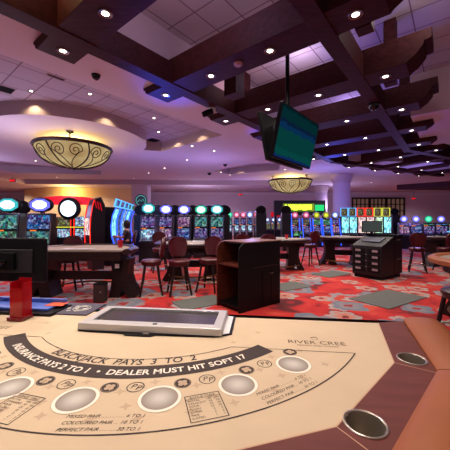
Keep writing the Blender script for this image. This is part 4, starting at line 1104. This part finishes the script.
# curved blue row of five, facing the aisle ---------------------------
for i in range(5):
    y_ = 9.4 + .86*i; x_ = -3.72 - .15*i
    t = thing('slot_machine', 'tall curved blue lit slot machine, %s from the camera in its row%s' % (['nearest', 'second', 'third', 'fourth', 'furthest'][i], ''), 'slot machine', (x_-.3, y_+.3, 0), R(90+10), 'curved blue slots')
    cv = [(-.26, 0), (-.30, .3), (-.36, .62), (-.30, .7), (-.22, .95), (-.20, 1.3), (-.25, 1.65), (-.36, 1.92)]
    m = MB(); m.xprism(cv + [(.2, 1.95), (.25, 1.2), (.22, 0)], -.36, .36) if False else m.xprism([cv[0], (.22, 0), (.25, 1.2), (.2, 1.95)] + cv[:0:-1], -.36, .36)
    m.build('cabinet', cab_m, t, bevel=.006)
    m = MB(); sc_ = [(-.235, .95), (-.215, 1.3), (-.265, 1.65), (-.345, 1.88)]
    for (y0, z0), (y1, z1) in zip(sc_, sc_[1:]): m.ngon([(-.31, y0, z0), (.31, y0, z0), (.31, y1, z1), (-.31, y1, z1)])
    bmesh.ops.remove_doubles(m.bm, verts=m.bm.verts, dist=1e-4); m.build('main_screen', SCR[('cyan', 'blue', 'pale', 'cyan', 'blue')[i]], t, smooth=True)
    for sx in (-.365, .365): MB().tube([(sx, a-.012, b) for a, b in cv], .018, 6).build('neon_edge', NEON['blue'], t)
    m = MB(); m.box((0, -.33, 2.08), (.6, .05, .28), M4=Matrix.Rotation(.25, 4, 'X')); m.build('top_frame', NEON['cyan'], t)
    m = MB(); m.box((0, -.362, 2.075), (.5, .03, .2), M4=Matrix.Rotation(.25, 4, 'X')); m.build('top_screen', SCR[('blue', 'violet', 'blue', 'teal', 'green')[i]], t)
    m = MB(); m.box((0, -.42, .72), (.6, .22, .04)); m.build('button_deck', chrome, t)

# yellow bar sign -----------------------------------------------------
bs = thing('bar_sign', 'dark bar canopy with glowing yellow-green lettering and green panel', 'sign', (px(293, 20), 20, 0))
MB().box((.5, .2, 2.35), (3.6, .35, 1.05)).build('canopy', mat('dark_canopy', (22, 14, 22), .6), bs)
m = MB()
for k, (w, h) in enumerate(((.16, .4), (.34, .34), (.3, .4), (.3, .34), (.3, .4), (.34, .34))):
    m.box((-.5+.33*k, 0, 2.38+(.03 if k % 2 else 0)), (w, .05, h))
m.build('lit_letter', emit('sign_yellow', (225, 245, 60), 2.2), bs)
MB().box((-.15+.55, .01, 2.38), (2.2, .03, .55)).build('backing', mat('sign_back', (90, 110, 20), .5, emis=(120, 150, 20), es=.7), bs)
MB().box((1.86, .0, 2.36), (.62, .05, .42)).build('green_panel', emit('sign_green', (40, 200, 110), 1.4), bs)
for xx in (-1.2, 2.2): MB().box((xx, .2, .91), (.16, .2, 1.82)).build('post', M['darkwood'], bs)
# distant dark wooden fascia over the right
fb = thing('wood_canopy', 'dark wooden canopy with red glow at the right edge below the ceiling', 'canopy', (12.6, 15.0, 0))
MB().zprism([(-2.6, 1.6), (-.2, -.6), (2.8, -.2), (2.8, 1.8)], 3.25, 3.55).build('canopy', M['beam'], fb)
for xx, yy in ((2.6, 0), (2.6, 1.5), (-.1, -.2)): MB().tube([(xx, yy, 3.5), (xx, yy, 4.2)], .03).build('hanging_rod', M['black'], fb)

# ================================================================== PERSON
def skin_mesh(name, J, E, m_, parent, sub=2):
    me = bpy.data.meshes.new(name); me.from_pydata([j[0] for j in J], E, [])
    o = bpy.data.objects.new(name, me); COL.objects.link(o)
    sk = o.modifiers.new('s', 'SKIN')
    if not me.skin_vertices: 
        pass
    for i, j in enumerate(J):
        v = me.skin_vertices[0].data[i]; v.radius = (j[1], j[2] if len(j) > 2 else j[1]); v.use_root = (i == 0)
    sk.use_smooth_shade = True
    su = o.modifiers.new('u', 'SUBSURF'); su.levels = sub; su.render_levels = sub
    dg = bpy.context.evaluated_depsgraph_get(); dg.update()
    nm = bpy.data.meshes.new_from_object(o.evaluated_get(dg)); bpy.data.objects.remove(o)
    nm.materials.clear(); nm.materials.append(m_); nm.name = name
    nm.polygons.foreach_set('use_smooth', [True]*len(nm.polygons))
    r = bpy.data.objects.new(name, nm); COL.objects.link(r)
    if parent: r.parent = parent
    return r
pe = thing('person', 'seated person with dark hair and grey top reaching towards a curved blue slot machine', 'person', (-3.2, 9.35, 0), R(100))
# local: faces +Y; seat at z .66
J = [((0, 0, .74), .13), ((0, .0, .88), .12), ((0, .02, 1.02), .125), ((0, .02, 1.14), .11), ((0, .03, 1.22), .055), ((0, .05, 1.30), .075), ((0, .05, 1.38), .085), ((0, .045, 1.44), .055),
     ((.09, .02, .70), .095), ((.12, .38, .70), .07), ((.12, .40, .36), .05), ((.12, .36, .24), .035), ((.12, .46, .22), .03),
     ((-.09, .02, .70), .095), ((-.12, .38, .70), .07), ((-.12, .40, .36), .05), ((-.12, .36, .24), .035), ((-.12, .46, .22), .03),
     ((.17, .02, 1.13), .055), ((.21, .10, .92), .042), ((.16, .32, .92), .03), ((.14, .38, .92), .026),
     ((-.17, .02, 1.13), .055), ((-.22, .12, .93), .042), ((-.16, .33, .98), .03), ((-.14, .40, .99), .026)]
E_ = [(0,1),(1,2),(2,3),(3,4),(4,5),(5,6),(6,7),(0,8),(8,9),(9,10),(10,11),(11,12),(0,13),(13,14),(14,15),(15,16),(16,17),(3,18),(18,19),(19,20),(20,21),(3,22),(22,23),(23,24),(24,25)]
n0 = len(J)
for sx, hx, hy, hz in ((1, .14, .38, .92), (-1, -.14, .40, .99)):
    base = 21 if sx == 1 else 25
    for f, (fx, ln) in enumerate(((-.026, .055), (-.009, .065), (.009, .06), (.026, .048))):
        k = len(J); J += [((hx+fx, hy+.03, hz), .0095), ((hx+fx, hy+.03+ln*.6, hz-.004), .0085), ((hx+fx, hy+.03+ln, hz-.02), .007)]
        E_ += [(base, k), (k, k+1), (k+1, k+2)]
    k = len(J); J += [((hx-sx*.035, hy+.0, hz+.005), .010), ((hx-sx*.045, hy+.035, hz-.005), .008)]; E_ += [(base, k), (k, k+1)]
body = skin_mesh('body', J, E_, M['skin'], pe, 1)
skin_mesh('shirt', [(j[0], j[1]+.018) for j in (J[1], J[0], J[2], J[3], J[18], ((.20, .08, .98), .045), J[22], ((-.21, .10, .98), .045))], [(0, 1), (0, 2), (2, 3), (3, 4), (4, 5), (3, 6), (6, 7)], M['shirt'], pe, 1)
skin_mesh('trousers', [(J[0][0], .145), (J[8][0], .108), (J[9][0], .082), (J[10][0], .062), (J[11][0], .055), (J[13][0], .108), (J[14][0], .082), (J[15][0], .062), (J[16][0], .055)], [(0, 1), (1, 2), (2, 3), (3, 4), (0, 5), (5, 6), (6, 7), (7, 8)], M['jeans'], pe, 1)
m = MB(); m.lathe([(0, .12), (.06, .11), (.095, .06), (.105, 0), (.1, -.06), (.085, -.14), (.05, -.16)], (0, .015, 1.385), 20, sy=1.02); m.build('hair', M['hair'], pe, smooth=True)
m = MB()
m.lathe([(0, .02), (.012, .0), (0, -.018)], (0, .150, 1.345), 8); 
m.build('nose', M['skin'], pe, smooth=True)
m = MB()
for sx in (-1, 1): m.lathe([(0, .007), (.01, 0), (0, -.007)], (sx*.032, .125, 1.372), 8)
m.build('eye', M['hair'], pe, smooth=True)
dup(st0, (-3.2, 9.35, 0), R(100+180), 'maroon stool the seated person sits on before the curved blue slots')

# ================================================================== LIGHTS
def light(kind, name, loc, energy, col, size=.1, rot=None, spot=None, blend=.5):
    l = bpy.data.lights.new(name, kind); l.energy = energy; l.color = lin(col) if max(col) > 1 else col
    if kind == 'AREA': l.size = size
    else: l.shadow_soft_size = size
    if spot: l.spot_size = R(spot); l.spot_blend = blend
    o = bpy.data.objects.new(name, l); COL.objects.link(o); o.location = loc
    if rot: o.rotation_euler = rot
    return o
for i, (x, y, z) in enumerate(LAMPS):
    light('SPOT', 'downlight_beam', (x, y, 4.02), 145 if i < 3 else 105, (255, 240, 226), .06, spot=125, blend=.8)
for (x, y, z) in flat: light('SPOT', 'downlight_beam', (x, y, z-.03), 90, (255, 240, 230), .06, spot=130, blend=.8)
for (x, y) in sof[::2]: light('SPOT', 'downlight_beam', (x, y, SZ-.03), 260 if y < 18 else 480, (240, 225, 240), .08, spot=150, blend=.8)
for x, y in ((-5.1, 9.63), (4.06, 17.8)): light('POINT', 'bowl_bulb', (x, y, 3.9), 190, (255, 210, 120), .25)
for x, y, z in ((*AB(6.78, -6.7), CZ), (*AB(6.85, -8.0), CZ), (-4.85, 7.15, CZ), (-3.2, 7.95, CZ), (*AB(13.25, -8.2), CZ), (*AB(13.1, -9.6), CZ)):
    light('SPOT', 'fascia_washer', (x, y, z-.02), 26, (255, 222, 170), .04, spot=120, blend=.6)
# cove glow by the left fascia, plus fill points added above the beam grid
for a, b, e, c_ in ((1.0, -3.9, 26, (255, 190, 130)), (5.5, -3.9, 16, (200, 150, 160)), (2.5, -2.6, 30, (225, 200, 255)), (6.0, -2.7, 30, (225, 200, 235)), (5.0, -.2, 30, (255, 225, 225)), (9.5, -2.6, 30, (210, 180, 255))):
    light('POINT', 'cove_fill', (*AB(a, b), 4.8), e, c_, .25)
light('POINT', 'alcove_bulb', (-12.5, 22.6, 3.5), 200, (255, 214, 130), .4)
# coffer scallop washers
# slot glow boosted with added fill points, brightening ceiling and beams
for (x, y, z, e, c_) in ((-3.3, 11.5, 2.3, 60, (150, 150, 255)), (-.6, 12.6, 2.5, 90, (185, 165, 255)), (5.2, 15, 2.5, 110, (140, 140, 255)), (9.5, 14.2, 2.2, 110, (165, 140, 255)), (-6.2, 7.9, 2.4, 130, (225, 210, 255)), (-4.2, 6.6, 1.6, 30, (255, 210, 220)), (-11, 12, 2.5, 160, (220, 200, 255)), (8, 22, 2.6, 160, (220, 200, 255)), (-2, 22, 2.6, 160, (225, 205, 245)), (2, 20, 2.6, 120, (190, 165, 255))):
    light('POINT', 'glow_fill', (x, y, z), e, c_, .6)
# blue spots without fixtures, added to tint the beams from below
def aim(o, tgt):
    d = Vector(tgt)-o.location; o.rotation_euler = d.to_track_quat('-Z', 'Y').to_euler()
for (p, tg, e, c_) in (((-2.2, 8.4, 2.4), (*AB(3.8, -4.1), 4.05), 500, (40, 80, 255)), ((.2, 10.4, 2.4), (*AB(7.5, -4.0), 4.05), 700, (60, 70, 255)), ((5.0, 14.2, 2.3), (*AB(11.5, -3.0), 4.05), 900, (50, 70, 255)), ((9.5, 15, 2.3), (10.5, 12.5, 4.05), 900, (50, 80, 255))):
    o = light('SPOT', 'added_blue_wash', p, e, c_, .2, spot=40, blend=1.); aim(o, tg)

w = bpy.data.worlds.new('world'); S.world = w; w.use_nodes = True
bg = w.node_tree.nodes['Background']; bg.inputs[0].default_value = (*lin((240, 230, 250)), 1); bg.inputs[1].default_value = .28

# ================================================================== CAMERA
cd = bpy.data.cameras.new('camera'); co = bpy.data.objects.new('camera', cd); COL.objects.link(co)
co.location = (0, 0, 1.5); co.rotation_euler = (PI/2, 0, 0)
cd.sensor_width = 36; cd.lens = 36*285/450; cd.shift_y = -5/450; cd.clip_end = 200; cd.clip_start = .02
S.camera = co
S.view_settings.view_transform = 'Standard'; S.view_settings.look = 'None'; S.view_settings.gamma = 1; S.view_settings.exposure = 0.0
try: S.view_settings.use_curve_mapping = False
except Exception: pass
